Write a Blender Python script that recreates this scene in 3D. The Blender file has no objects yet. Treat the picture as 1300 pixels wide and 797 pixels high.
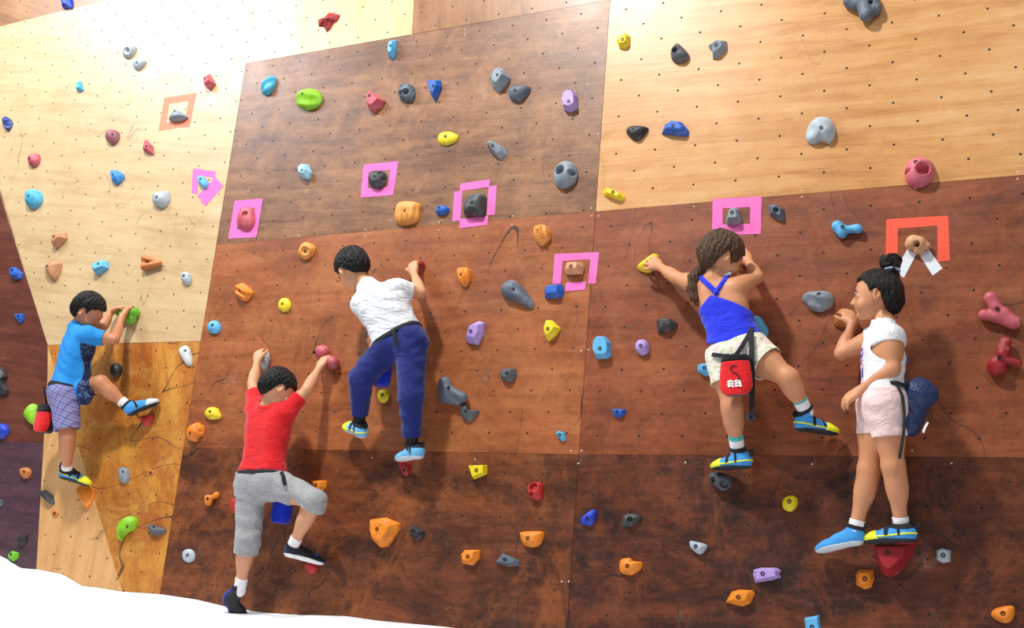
import bpy, bmesh, math, random
import numpy as np
from mathutils import Vector, Matrix
random.seed(7)
SC = bpy.context.scene
COL = SC.collection

# ------------------------------------------------------------------ wall frame
# u: along the climbing wall, v: up the wall, n: out of the wall towards the room
LEAN = math.radians(8)
D = 4.41                       # distance of the photographer from the wall plane
PP = np.array([650.0, 398.5])
VH = np.array([-2280.0, 528.0]); VV = np.array([1070.0, -4000.0])
F_PX = math.sqrt(-float(np.dot(VH - PP, VV - PP)))
_U = -np.array([VH[0]-PP[0], -(VH[1]-PP[1]), -F_PX]); _U /= np.linalg.norm(_U)
_V = np.array([VV[0]-PP[0], -(VV[1]-PP[1]), -F_PX]); _V /= np.linalg.norm(_V)
_N = np.cross(_U, _V)

def P(px, py, h=0.0):
    """point of the place seen at pixel px,py that stands h metres off the wall (wall frame)"""
    d = np.array([px-PP[0], -(py-PP[1]), -F_PX])
    t = -(D-h)/float(d @ _N)
    X = d*t
    return np.array([X @ _U, X @ _V, h])

FLOOR_V = P(640, 815)[1] - 0.30
c_, s_ = math.cos(LEAN), math.sin(LEAN)
R_WALL = Matrix(((1, 0, 0), (0, s_, -c_), (0, c_, s_)))      # columns: U, V, N in world axes
ORG = Vector((0, 0, -FLOOR_V*c_))
M_WALL = Matrix.Translation(ORG) @ R_WALL.to_4x4()
def W(p):
    return M_WALL @ Vector((float(p[0]), float(p[1]), float(p[2])))
def frame_at(p):
    return Matrix.Translation(W(p)) @ R_WALL.to_4x4()

# ------------------------------------------------------------------ objects
def tag(o, label=None, cat=None, group=None, kind=None):
    if label: o['label'] = label
    if cat: o['category'] = cat
    if group: o['group'] = group
    if kind: o['kind'] = kind
    return o

def link(name, me, mats, parent=None, mw=None):
    o = bpy.data.objects.new(name, me)
    COL.objects.link(o)
    for m in (mats if isinstance(mats, (list, tuple)) else [mats]):
        me.materials.append(m)
    if mw is not None: o.matrix_world = mw
    if parent is not None: o.parent = parent       # parts are modelled in their thing's own axes
    return o

def empty(name, mw):
    o = bpy.data.objects.new(name, None)
    o.empty_display_size = 0.05
    COL.objects.link(o)
    o.matrix_world = mw
    return o

def mesh_from(verts, faces, smooth=True, mat_idx=None):
    me = bpy.data.meshes.new('m')
    me.from_pydata([tuple(map(float, v)) for v in verts], [], [tuple(map(int, f)) for f in faces])
    me.polygons.foreach_set('use_smooth', [smooth]*len(me.polygons))
    if mat_idx is not None: me.polygons.foreach_set('material_index', mat_idx)
    me.update()
    return me

# ------------------------------------------------------------------ materials
def lin(c):
    """#rrggbb (as it would look evenly lit) -> linear rgb"""
    c = c.lstrip('#')
    v = [int(c[i:i+2], 16)/255 for i in (0, 2, 4)]
    return tuple(x/12.92 if x <= .04045 else ((x+.055)/1.055)**2.4 for x in v) + (1.0,)

class NT:
    def __init__(s, name):
        s.m = bpy.data.materials.new(name); s.m.use_nodes = True
        s.t = s.m.node_tree; s.n = s.t.nodes; s.l = s.t.links
        s.b = s.n['Principled BSDF']
    def add(s, typ, **kw):
        nd = s.n.new(typ)
        for k, v in kw.items(): setattr(nd, k, v)
        return nd
    def lk(s, a, b): s.l.new(a, b)
    def math(s, op, a, b=None, c=None, clamp=False):
        nd = s.add('ShaderNodeMath', operation=op, use_clamp=clamp)
        for i, x in enumerate((a, b, c)):
            if x is None: continue
            if isinstance(x, (int, float)): nd.inputs[i].default_value = x
            else: s.lk(x, nd.inputs[i])
        return nd.outputs[0]
    def noise(s, vec, scale, detail=3, rough=.5, dist=0, dims='3D'):
        nd = s.add('ShaderNodeTexNoise', noise_dimensions=dims)
        nd.inputs['Scale'].default_value = scale; nd.inputs['Detail'].default_value = detail
        nd.inputs['Roughness'].default_value = rough; nd.inputs['Distortion'].default_value = dist
        if vec is not None: s.lk(vec, nd.inputs['Vector'])
        return nd.outputs['Fac']
    def ramp(s, fac, stops, interp='LINEAR'):
        nd = s.add('ShaderNodeValToRGB'); cr = nd.color_ramp; cr.interpolation = interp
        while len(cr.elements) < len(stops): cr.elements.new(0.5)
        for e, (p, c) in zip(cr.elements, stops):
            e.position = p; e.color = c if not isinstance(c, str) else lin(c)
        s.lk(fac, nd.inputs[0]); return nd.outputs[0]
    def mix(s, fac, a, b, mode='MIX'):
        nd = s.add('ShaderNodeMix', data_type='RGBA', blend_type=mode)
        for k, x in ((0, fac), (6, a), (7, b)):
            if isinstance(x, (int, float)): nd.inputs[k].default_value = x
            elif isinstance(x, tuple): nd.inputs[k].default_value = x
            else: s.lk(x, nd.inputs[k])
        return nd.outputs[2]
    def map(s, vec, scale=(1, 1, 1), loc=(0, 0, 0), rot=(0, 0, 0)):
        nd = s.add('ShaderNodeMapping'); nd.inputs['Scale'].default_value = scale
        nd.inputs['Location'].default_value = loc; nd.inputs['Rotation'].default_value = rot
        s.lk(vec, nd.inputs['Vector']); return nd.outputs[0]
    def bump(s, h, strength=.3, dist=.005):
        nd = s.add('ShaderNodeBump'); nd.inputs['Strength'].default_value = strength
        nd.inputs['Distance'].default_value = dist; s.lk(h, nd.inputs['Height'])
        s.lk(nd.outputs[0], s.b.inputs['Normal'])
    def obj(s):
        return s.add('ShaderNodeTexCoord').outputs['Object']

_mc = {}
def plain(name, col, rough=.6, bump=None, vary=0.0, metallic=0, spec=.5, sheen=0, sss=0):
    if name in _mc: return _mc[name]
    t = NT(name)
    if vary:
        f = t.noise(t.obj(), 30, 4, .6)
        c = lin(col)
        a = tuple(x*(1-vary) for x in c[:3])+(1,); b = tuple(min(1, x*(1+vary)) for x in c[:3])+(1,)
        t.lk(t.ramp(f, [(.3, a), (.7, b)]), t.b.inputs['Base Color'])
    else: t.b.inputs['Base Color'].default_value = lin(col)
    t.b.inputs['Roughness'].default_value = rough
    t.b.inputs['Metallic'].default_value = metallic
    t.b.inputs['Specular IOR Level'].default_value = spec
    if sheen: t.b.inputs['Sheen Weight'].default_value = sheen
    if bump:
        t.bump(t.noise(t.obj(), bump[0], 4, .6), bump[1], bump[2])
    _mc[name] = t.m
    return t.m

def resin(col, key):
    """gritty cast resin of a climbing hold, with chalk rubbed into it"""
    name = 'hold_resin_' + key
    if name in _mc: return _mc[name]
    t = NT(name); o = t.obj(); c = lin(col)
    f = t.noise(o, 26, 4, .6)
    a = tuple(x*.80 for x in c[:3])+(1,); b = tuple(min(1, x*1.12) for x in c[:3])+(1,)
    base = t.ramp(f, [(.3, a), (.7, b)])
    ch = t.math('MULTIPLY', t.ramp(t.noise(o, 14, 5, .7), [(.56, (0, 0, 0, 1)), (.8, (1, 1, 1, 1))]), .30)
    base = t.mix(ch, base, (.85, .82, .78, 1))
    t.lk(base, t.b.inputs['Base Color'])
    t.b.inputs['Roughness'].default_value = .5
    t.bump(t.noise(o, 260, 3, .6), .35, .002)
    _mc[name] = t.m
    return t.m

# ------------------------------------------------------------------ surface nets over a distance field
class Field:
    def __init__(s, lo, hi, h):
        s.h = h; s.lo = np.array(lo, float); n = np.ceil((np.array(hi)-s.lo)/h).astype(int)+1
        s.ax = [s.lo[i]+h*np.arange(n[i]) for i in range(3)]
        s.F = np.full(tuple(n), 1.0, np.float32)
    def win(s, lo, hi):
        sl = []
        for i in range(3):
            a = max(0, int((lo[i]-s.lo[i])/s.h)); b = min(s.F.shape[i], int((hi[i]-s.lo[i])/s.h)+2)
            if b <= a: return None, None
            sl.append(slice(a, b))
        X = s.ax[0][sl[0]][:, None, None]; Y = s.ax[1][sl[1]][None, :, None]; Z = s.ax[2][sl[2]][None, None, :]
        return tuple(sl), (X, Y, Z)
    def put(s, w, d, k, op):
        A = s.F[w]; d = d.astype(np.float32)
        if op == 'u':
            if k > 0:
                e = np.maximum(k-np.abs(A-d), 0)/k; r = np.minimum(A, d)-e*e*k*.25
            else: r = np.minimum(A, d)
        else:
            d = -d
            if k > 0:
                e = np.maximum(k-np.abs(A-d), 0)/k; r = np.maximum(A, d)+e*e*k*.25
            else: r = np.maximum(A, d)
        s.F[w] = r
    def cap(s, a, b, ra, rb=None, k=0.0, op='u'):
        a = np.array(a, float); b = np.array(b, float); rb = ra if rb is None else rb
        R = max(ra, rb)+k+4*s.h
        w, g = s.win(np.minimum(a, b)-R, np.maximum(a, b)+R)
        if w is None: return
        ab = b-a; L2 = float(ab@ab)+1e-12
        t = np.clip(((g[0]-a[0])*ab[0]+(g[1]-a[1])*ab[1]+(g[2]-a[2])*ab[2])/L2, 0, 1)
        d = np.sqrt((g[0]-a[0]-t*ab[0])**2+(g[1]-a[1]-t*ab[1])**2+(g[2]-a[2]-t*ab[2])**2)-(ra+(rb-ra)*t)
        s.put(w, d, k, op)
    def ell(s, c, r, A=None, k=0.0, op='u', boxy=False):
        """ellipsoid; rows of A are its axes.  boxy: rounder-cornered (power 4) version"""
        c = np.array(c, float); r = np.array(r, float); A = np.eye(3) if A is None else np.array(A)
        R = float(max(r))*(1.25 if boxy else 1)+k+4*s.h
        w, g = s.win(c-R, c+R)
        if w is None: return
        q = [((g[0]-c[0])*A[i][0]+(g[1]-c[1])*A[i][1]+(g[2]-c[2])*A[i][2]) for i in range(3)]
        if boxy:
            e = (sum((np.abs(q[i])/r[i])**3.2 for i in range(3)))**(1/3.2)
            d = (e-1)*float(min(r))
        else:
            k0 = np.sqrt(sum((q[i]/r[i])**2 for i in range(3)))
            k1 = np.sqrt(sum((q[i]/r[i]**2)**2 for i in range(3)))+1e-9
            d = k0*(k0-1)/k1
        s.put(w, d, k, op)
    def clip(s, fn, k=0.0):
        """keep only where fn(X,Y,Z) < 0"""
        w, g = s.win(s.lo, [a[-1] for a in s.ax])
        d = np.broadcast_to(fn(*g), s.F.shape)
        s.put(w, -d, k, 's')
    def plane(s, p, n, k=0.0):
        """cut away what lies on the n side of p"""
        p = np.array(p, float); n = np.array(n, float); n = n/np.linalg.norm(n)
        s.clip(lambda X, Y, Z: (X-p[0])*n[0]+(Y-p[1])*n[1]+(Z-p[2])*n[2], k)
    def add(s, fn):
        w, g = s.win(s.lo, [a[-1] for a in s.ax])
        s.F = s.F+np.broadcast_to(fn(*g), s.F.shape).astype(np.float32)
    def copy(s):
        o = object.__new__(Field); o.h = s.h; o.lo = s.lo; o.ax = s.ax; o.F = s.F.copy(); return o
    def mesh(s, relax=1):
        F = s.F; F[0] = F[-1] = 1; F[:, 0] = F[:, -1] = 1; F[:, :, 0] = F[:, :, -1] = 1
        F = np.where(F == 0, 1e-6, F)
        ins = F < 0
        c = [ins[i:ins.shape[0]-1+i, j:ins.shape[1]-1+j, k:ins.shape[2]-1+k] for i in (0, 1) for j in (0, 1) for k in (0, 1)]
        cnt = sum(x.astype(np.int8) for x in c)
        act = (cnt > 0) & (cnt < 8)
        I, J, K = np.nonzero(act)
        if len(I) == 0: return np.zeros((0, 3)), []
        idx = np.full(act.shape, -1, np.int64); idx[I, J, K] = np.arange(len(I))
        acc = np.zeros((len(I), 3)); num = np.zeros(len(I))
        corners = [(i, j, k) for i in (0, 1) for j in (0, 1) for k in (0, 1)]
        for a in corners:
            for ax in range(3):
                if a[ax]: continue
                b = list(a); b[ax] = 1
                fa = F[I+a[0], J+a[1], K+a[2]]; fb = F[I+b[0], J+b[1], K+b[2]]
                m = (fa < 0) != (fb < 0)
                t = np.where(m, fa/np.where(fa-fb == 0, 1, fa-fb), 0)
                p = np.zeros((len(I), 3)); p[:] = a; p[:, ax] += t
                acc += p*m[:, None]; num += m
        V = (acc/num[:, None]+np.stack([I, J, K], 1))*s.h+s.lo
        quads = []
        for ax in range(3):
            o1, o2 = [(1, 2), (2, 0), (0, 1)][ax]
            sl0 = [slice(None)]*3; sl1 = [slice(None)]*3
            sl0[ax] = slice(0, -1); sl1[ax] = slice(1, None)
            A = ins[tuple(sl0)]; B = ins[tuple(sl1)]
            m = A != B
            e = np.array(np.nonzero(m)).T
            ok = (e[:, o1] > 0) & (e[:, o2] > 0) & (e[:, o1] < F.shape[o1]-1) & (e[:, o2] < F.shape[o2]-1)
            e = e[ok]; fl = A[e[:, 0], e[:, 1], e[:, 2]]
            def ci(d1, d2):
                q = e.copy(); q[:, o1] -= d1; q[:, o2] -= d2
                return idx[q[:, 0], q[:, 1], q[:, 2]]
            q = np.stack([ci(1, 1), ci(0, 1), ci(0, 0), ci(1, 0)], 1)
            q[~fl] = q[~fl][:, ::-1]
            quads.append(q)
        Q = np.concatenate(quads)
        Q = Q[(Q >= 0).all(1)]
        for _ in range(relax):
            acc = np.zeros_like(V); num = np.zeros(len(V))
            for a, b in ((0, 1), (1, 2), (2, 3), (3, 0)):
                np.add.at(acc, Q[:, a], V[Q[:, b]]); np.add.at(acc, Q[:, b], V[Q[:, a]])
                np.add.at(num, Q[:, a], 1); np.add.at(num, Q[:, b], 1)
            V = V*.5+.5*acc/np.maximum(num, 1)[:, None]
        return V, Q

def np_mesh(V, Q, smooth=True):
    me = bpy.data.meshes.new('m')
    me.vertices.add(len(V)); me.vertices.foreach_set('co', np.asarray(V, np.float32).ravel())
    Q = np.asarray(Q, np.int32)
    me.loops.add(Q.size); me.loops.foreach_set('vertex_index', Q.ravel())
    me.polygons.add(len(Q)); me.polygons.foreach_set('loop_start', np.arange(0, Q.size, 4, dtype=np.int32))
    me.update(calc_edges=True); me.validate()
    me.polygons.foreach_set('use_smooth', np.ones(len(me.polygons), bool) if smooth else np.zeros(len(me.polygons), bool))
    me.update()
    return me
# ------------------------------------------------------------------ plywood of the climbing wall
def wood(name, dark, mid, light, rot=0.0, grain=1.0, mottle=.5, scuff=.5, dust=.3, rough=.33, off=(0, 0), hole=.0052, seed=0.0,
         grime=None, grime_amt=.0, worn=None):
    t = NT(name)
    uv = t.add('ShaderNodeUVMap').outputs[0]
    v = t.map(uv, rot=(0, 0, rot), loc=(seed*3.1, seed*1.7, seed))
    g1 = t.noise(t.map(v, scale=(.9, 9, 1)), 1.6*grain, 6, .62, .6)
    g2 = t.noise(t.map(v, scale=(2.2, 60, 1)), 2.0*grain, 4, .6, .3)
    big = t.noise(v, 1.5, 5, .65, .4)
    f = t.math('ADD', t.math('MULTIPLY', g1, .40), t.math('MULTIPLY', g2, .16))
    med = t.noise(t.map(v, scale=(1, 1.6, 1), loc=(5, 3, 1)), 7, 8, .75, .6)
    f = t.math('ADD', f, t.math('ADD', t.math('MULTIPLY', big, .24), t.math('MULTIPLY', med, .20)))
    col = t.ramp(f, [(.36, dark), (.50, mid), (.66, light)])
    # worn blotches
    mo = t.ramp(t.noise(v, 3.3, 7, .72, .8), [(.42, (0, 0, 0, 1)), (.72, (1, 1, 1, 1))])
    col = t.mix(t.math('MULTIPLY', mo, mottle), col, lin(dark))
    if grime:
        gm = t.ramp(t.noise(t.map(v, scale=(1.2, 2.0, 1)), 2.1, 8, .75, .5), [(.44, (0, 0, 0, 1)), (.60, (1, 1, 1, 1))])
        col = t.mix(t.math('MULTIPLY', gm, grime_amt), col, lin(grime))
    if worn:
        wm = t.ramp(t.noise(t.map(v, scale=(1.5, 1.1, 1), loc=(9, 4, 2)), 2.6, 9, .78, .9), [(.50, (0, 0, 0, 1)), (.70, (1, 1, 1, 1))])
        col = t.mix(t.math('MULTIPLY', wm, .75), col, lin(worn))
        sp = t.ramp(t.noise(t.map(v, scale=(1, 1.3, 1), loc=(2, 8, 3)), 22, 6, .8), [(.50, (0, 0, 0, 1)), (.68, (1, 1, 1, 1))])
        col = t.mix(t.math('MULTIPLY', sp, .35), col, lin(grime or dark))
    # rubber marks left by shoes: thin wandering lines and short streaks
    nz = t.noise(t.map(v, scale=(1.5, .7, 1), rot=(0, 0, .5)), 2.0, 1.5, .5, .8)
    ln = t.math('ABSOLUTE', t.math('SUBTRACT', nz, .5))
    ln = t.math('LESS_THAN', ln, .0042 if scuff < 1.2 else .0048)
    msk = t.ramp(t.noise(v, 2.1, 3, .6), [(.52 if scuff < 1.2 else .38, (0, 0, 0, 1)), (.60 if scuff < 1.2 else .46, (1, 1, 1, 1))])
    ln = t.math('MULTIPLY', t.math('MULTIPLY', ln, msk), min(.8, scuff))
    col = t.mix(ln, col, (.02, .014, .012, 1))
    st = t.noise(t.map(v, scale=(26, 5, 1), rot=(0, 0, .25)), 1.5, 3, .6, .5)
    st = t.ramp(st, [(.66, (0, 0, 0, 1)), (.72, (1, 1, 1, 1))])
    msk2 = t.ramp(t.noise(v, 1.1, 3, .6), [(.5, (0, 0, 0, 1)), (.62, (1, 1, 1, 1))])
    col = t.mix(t.math('MULTIPLY', t.math('MULTIPLY', st, msk2), min(1, scuff*.7)), col, (.03, .02, .018, 1))
    # chalk dust
    ch = t.ramp(t.noise(v, 4.2, 8, .8), [(.60, (0, 0, 0, 1)), (.82, (1, 1, 1, 1))])
    col = t.mix(t.math('MULTIPLY', ch, dust), col, (.80, .76, .74, 1))
    # staggered grid of bolt holes
    sep = t.add('ShaderNodeSeparateXYZ'); t.lk(uv, sep.inputs[0])
    def lattice(ox, oy):
        x = t.math('SUBTRACT', t.math('FRACT', t.math('ADD', t.math('DIVIDE', t.math('SUBTRACT', sep.outputs[0], off[0]), .1965), ox)), .5)
        y = t.math('SUBTRACT', t.math('FRACT', t.math('ADD', t.math('DIVIDE', t.math('SUBTRACT', sep.outputs[1], off[1]), .2025), oy)), .5)
        x = t.math('MULTIPLY', x, .1965); y = t.math('MULTIPLY', y, .2025)
        return t.math('SQRT', t.math('ADD', t.math('MULTIPLY', x, x), t.math('MULTIPLY', y, y)))
    dmin = t.math('MINIMUM', lattice(.5, .5), lattice(0, 0))
    hl = t.math('LESS_THAN', dmin, hole)
    col = t.mix(hl, col, (.012, .008, .006, 1))
    t.lk(col, t.b.inputs['Base Color'])
    rr = t.math('ADD', t.math('MULTIPLY', t.noise(v, 5, 4, .6), .25), rough-.1)
    rr = t.math('ADD', rr, t.math('MULTIPLY', hl, .4))
    t.lk(rr, t.b.inputs['Roughness'])
    t.b.inputs['Specular IOR Level'].default_value = .5
    hgt = t.math('SUBTRACT', t.math('MULTIPLY', g2, .12), t.math('MULTIPLY', hl, 1.0))
    t.bump(hgt, .5, .004)
    return t.m

_A = lambda y: 325 - (325-203)/752*y                    # seam: pale panels | dark middle panels
_B = lambda y: 774.5 - .0685*y                          # seam: middle | right column
_L = lambda y: (y-235)*.303 - 1                        # slanting joint on the left
_C = lambda y: 55.5 - (y-560)*.058
def up(seam_x): return seam_x

G0 = (-.196*4.41, .6103*4.41)
panels = [
    # name key, pixel corners, material args
    ('wall_back_sheet', None, None),
]
birch   = wood('plywood_birch', '#b8966a', '#d2b386', '#e0c79b', rot=.16, mottle=.2, scuff=.35, dust=.30, rough=.36, seed=1, off=(-3.8, 2.0))
birch2  = wood('plywood_birch_upper', '#c9a36f', '#dcbd8b', '#ead2a4', rot=1.3, mottle=.1, scuff=.1, dust=.2, rough=.32, seed=2, off=(-2.0, 2.5))
ochre   = wood('plywood_ochre', '#a05c1e', '#cc8a34', '#e0ae52', rot=1.2, mottle=.6, scuff=1.5, dust=.08, rough=.42, seed=3.4, off=(-3.75, .55), grain=.8,
               grime='#9c4c16', grime_amt=.75, worn='#dfae58')
beige   = wood('plywood_beige', '#c08a50', '#d7a46a', '#e4ba85', rot=1.57, mottle=.12, scuff=.9, dust=.15, rough=.45, seed=5, off=(-4.4, .0))
d_top   = wood('plywood_brown_top', '#6e4526', '#94663f', '#ad8053', rot=1.45, mottle=.2, scuff=.2, dust=.1, rough=.34, seed=6, off=(-1.2, 3.2))
d_up    = wood('plywood_dark_upper', '#573320', '#8e5f3e', '#b58556', rot=.06, mottle=.40, scuff=.22, dust=.22, rough=.38, seed=7, off=(-1.7, 1.9), grime='#3c2015', grime_amt=.35, worn='#a97446')
d_mid   = wood('plywood_redbrown', '#7d4022', '#aa6034', '#c07c4a', rot=.02, mottle=.35, scuff=.9, dust=.20, rough=.36, seed=8, off=(-1.6, .7), grime='#4a2413', grime_amt=.38, worn='#b4703f')
d_low   = wood('plywood_dark_lower', '#411e0f', '#7a4020', '#a65f2d', rot=.0, mottle=.5, scuff=.9, dust=.10, rough=.38, seed=9, off=(-1.5, -.5),
               grime='#1c0e0a', grime_amt=.72, worn='#a85f2c')
r_top   = wood('plywood_honey', '#ac7036', '#cf975a', '#e0b47c', rot=.03, mottle=.18, scuff=.15, dust=.38, rough=.33, seed=10, off=G0, hole=.0056)
r_mid   = wood('plywood_mahogany', '#63301b', '#914a27', '#ad663c', rot=.0, mottle=.35, scuff=.5, dust=.12, rough=.36, seed=11, off=(G0[0], .3863*4.41), hole=.0056, grime='#3c1a10', grime_amt=.42, worn='#a05a34')
r_low   = wood('plywood_dark_right', '#36190f', '#673219', '#8b4a28', rot=-.05, mottle=.5, scuff=.8, dust=.14, rough=.38, seed=12.3, off=(G0[0], .02), hole=.0056,
               grime='#150a09', grime_amt=.80, worn='#8f4a28')
l_up    = wood('plywood_left_brown', '#4a2218', '#6a3526', '#86503a', rot=.1, mottle=.4, scuff=.3, dust=.12, rough=.36, seed=13, off=(-4.6, 1.0))
l_low   = wood('plywood_left_plum', '#35202a', '#523641', '#6b4a52', rot=.05, mottle=.4, scuff=.5, dust=.12, rough=.38, seed=14, off=(-4.7, .0))
l_top   = wood('plywood_left_top', '#7b4f30', '#9c6e48', '#b98d62', rot=.4, mottle=.3, scuff=.2, dust=.1, rough=.34, seed=15, off=(-4.3, 3.0))

H1 = lambda x: 80.5-(x-310)*.1735
H2l = lambda x: 310-(x-280)*.0884
H2r = lambda x: 268.5-(x-757)*.0855
H3 = lambda x: 568+(x-240)*.0165 if x < 720 else 576.5+(x-720)*.0095
BOT = 840
def q(*pts): return [P(x, y)[:2] for x, y in pts]
def xat(line, y): return (line(y), y)
defs = [
    ('birch',  birch,  q((-60, 48), (135, 0), (310, -45), (_A(-60), -60), (_A(433), 433), (_L(438), 438), (_L(-10+235+8), 243), (-60, 60))),
    ('ochre',  ochre,  q((_L(438), 438), (_A(433), 433), (_A(BOT), BOT), (_L(BOT), BOT))),
    ('beige',  beige,  q((_L(438), 438), (_L(BOT), BOT), (_C(BOT), BOT), (_C(475), 475))),
    ('lup',    l_up,   q((-420, 100), (-60, 60), (_L(243), 243), (_L(438), 438), (_C(475), 475), (_C(562), 562), (-420, 545))),
    ('llow',   l_low,  q((-420, 545), (_C(562), 562), (_C(BOT), BOT), (-420, BOT-60))),
    ('ltop',   l_top,  q((-420, 100), (-420, -100), (310, -250), (310, -45), (135, 0), (-60, 48), (-60, 60))),
    ('mtopl',  birch2, q((310, -45), (310, -250), (535, -280), (525.5, 0), (523, H1(523)), (_A(H1(310)), H1(310)), (_A(0), 0))),
    ('mtopr',  d_top,  q((535, -280), (794, -300), (_B(0), 0), (523, H1(523)), (525.5, 0))),
    ('mup',    d_up,   q((_A(H1(310)), H1(310)), (523, H1(523)), (_B(0), 0), (_B(H2l(757)), H2l(757)), (_A(308), H2l(_A(308))))),
    ('mmid',   d_mid,  q((_A(308), H2l(_A(308))), (_B(268), H2l(757)), (_B(577), 576.5), (_A(568), H3(233)))),
    ('mlow',   d_low,  q((_A(568), H3(233)), (_B(577), 576.5), (_B(BOT+60), BOT+60), (_A(BOT), BOT))),
    ('rtop',   r_top,  q((_B(0), 0), (794, -300), (1700, -300), (1700, H2r(1700)), (_B(268), 268.5))),
    ('rmid',   r_mid,  q((_B(268), 268.5), (1700, H2r(1700)), (1700, 583.5), (_B(577), 576.5))),
    ('rlow',   r_low,  q((_B(577), 576.5), (1700, 583.5), (1700, BOT+160), (_B(BOT+60), BOT+60))),
]
# the mass of the wall behind the sheets
us = [p[0] for _, _, pl in defs for p in pl]; vs = [p[1] for _, _, pl in defs for p in pl]
u0, u1, v0, v1 = min(us), max(us), min(vs), max(vs)
bv = [(u, v, n) for n in (-.16, -.021) for u, v in ((u0, v0), (u1, v0), (u1, v1), (u0, v1))]
bf = [(0, 3, 2, 1), (4, 5, 6, 7), (0, 1, 5, 4), (1, 2, 6, 5), (2, 3, 7, 6), (3, 0, 4, 7)]
wall = link('wall_back', mesh_from(bv, bf, False), plain('framing_timber', '#6f5334', .8, vary=.2), mw=M_WALL)
tag(wall, kind='structure')

for key, m, pl in defs:
    a = sum(pl[i][0]*pl[(i+1) % len(pl)][1]-pl[(i+1) % len(pl)][0]*pl[i][1] for i in range(len(pl)))
    if a < 0: pl = pl[::-1]
    cx = sum(p[0] for p in pl)/len(pl); cy = sum(p[1] for p in pl)/len(pl)
    bm = bmesh.new()
    g = .0012                                  # hairline gap between neighbouring sheets
    ring = []
    for (u, v) in pl:
        L = math.hypot(u-cx, v-cy); ring.append((u-(u-cx)/L*g, v-(v-cy)/L*g))
    top = [bm.verts.new((u, v, 0)) for u, v in ring]; bot = [bm.verts.new((u, v, -.021)) for u, v in ring]
    bm.faces.new(top)
    for i in range(len(top)):
        j = (i+1) % len(top)
        bm.faces.new((top[i], bot[i], bot[j], top[j]))
    uvl = bm.loops.layers.uv.new('UVMap')
    for f in bm.faces:
        for lp in f.loops: lp[uvl].uv = (lp.vert.co.x, lp.vert.co.y)
    bmesh.ops.recalc_face_normals(bm, faces=bm.faces)
    me = bpy.data.meshes.new('m'); bm.to_mesh(me); bm.free()
    link('plywood_panel', me, m, wall)

# pale screws along the joints
scr = [(590, 44), (650, 15), (523, 44), (455, 55), (464, 291), (463, 300), (558, 282), (557, 292), (651, 274), (650, 285), (675, 7), (675, 16), (751, 264), (751, 274), (760, 263), (760, 274),
       (881, 254), (881, 262), (1018, 242), (1018, 250), (1162, 239), (1292, 218), (1292, 227), (759, 170), (746, 107), (738, 445), (747, 444), (725, 572), (738, 572), (734, 588), (870, 587),
       (1031, 589), (1208, 588), (1158, 572), (603, 583), (472, 581), (713, 738), (722, 738), (379, 299), (590, 37)]
sm = plain('screw_zinc', '#d8d2c8', .5)
scm = None
for x, y in scr:
    p = P(x, y)
    if scm is None:
        bm = bmesh.new()
        bmesh.ops.create_cone(bm, cap_ends=True, segments=14, radius1=.0040, radius2=.0030, depth=.0014)
        scm = bpy.data.meshes.new('m'); bm.to_mesh(scm); bm.free(); scm.materials.append(sm)
    o = bpy.data.objects.new('screw_head', scm); COL.objects.link(o); o.parent = wall
    o.location = (p[0], p[1], .0006)

# ------------------------------------------------------------------ floor and the sheeted crash mat
fl = [(-9, -2.0, 0), (5, -2.0, 0), (5, 9, 0), (-9, 9, 0)]
fl = [(-9, -9, 0), (5, -9, 0), (5, 1.2, 0), (-9, 1.2, 0)]
tag(link('floor', mesh_from(fl, [(0, 1, 2, 3)], False), plain('concrete_floor', '#8d8984', .7, vary=.12)), kind='structure')

edge_px = [(-60, 688), (0, 705), (14, 712), (26, 721), (50, 723), (80, 729), (105, 744), (126, 746), (155, 751), (203, 754), (250, 761), (288, 770), (330, 777), (370, 780), (440, 782), (483, 788), (570, 796), (640, 808), (900, 850), (1300, 930)]
ev = [P(x, y) for x, y in edge_px]
eu = np.array([p[0] for p in ev]); evv = np.array([p[1] for p in ev])
o_ = np.argsort(eu); eu = eu[o_]; evv = evv[o_]
nu, nn = 260, 120
uu = np.linspace(eu[0]-.3, 2.2, nu); nnn = np.concatenate([[0.0, .004], np.linspace(.02, 3.4, nn-2)])
verts = []; faces = []
rs = np.random.RandomState(3)
ph = rs.rand(8, 3)*6.28
for j, nv in enumerate(nnn):
    for i, u in enumerate(uu):
        v = float(np.interp(u, eu, evv))
        zw = ORG.z + v*c_ + .004*s_          # height of the cloth where it meets the wall
        fall = min(1, nv/1.2)
        flat = .30
        z = zw*(1-fall*.5)+flat*fall*.5
        z += .010*math.sin(3.1*u+2.0*nv+ph[0, 0])*min(1, nv/.3)+.006*math.sin(7*u-5*nv+ph[1, 0])*min(1, nv/.2)
        z += .004*math.sin(17*u+9*nv+ph[2, 0])*min(1, nv/.1)+.003*math.sin(-23*u+31*nv+ph[3, 1])*min(1, nv/.15)
        y = (zw-ORG.z)*math.tan(LEAN) - .003 - nv
        verts.append((u, y, z))
for j in range(len(nnn)-1):
    for i in range(nu-1):
        a = j*nu+i; faces.append((a, a+nu, a+nu+1, a+1))
base = len(verts)                            # skirt down to the floor on the open sides
def skirt(ids):
    global base
    st = len(verts)
    for k in ids:
        x, y, z = verts[k]; verts.append((x, y, 0.002))
    for k in range(len(ids)-1): faces.append((ids[k], ids[k+1], st+k+1, st+k))
skirt([ (len(nnn)-1)*nu+i for i in range(nu)]); skirt([j*nu for j in range(len(nnn))]); skirt([j*nu+nu-1 for j in range(len(nnn))])
cm = NT('white_sheeting'); o = cm.obj()
cm.b.inputs['Base Color'].default_value = lin('#eceef4'); cm.b.inputs['Roughness'].default_value = .75
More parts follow.
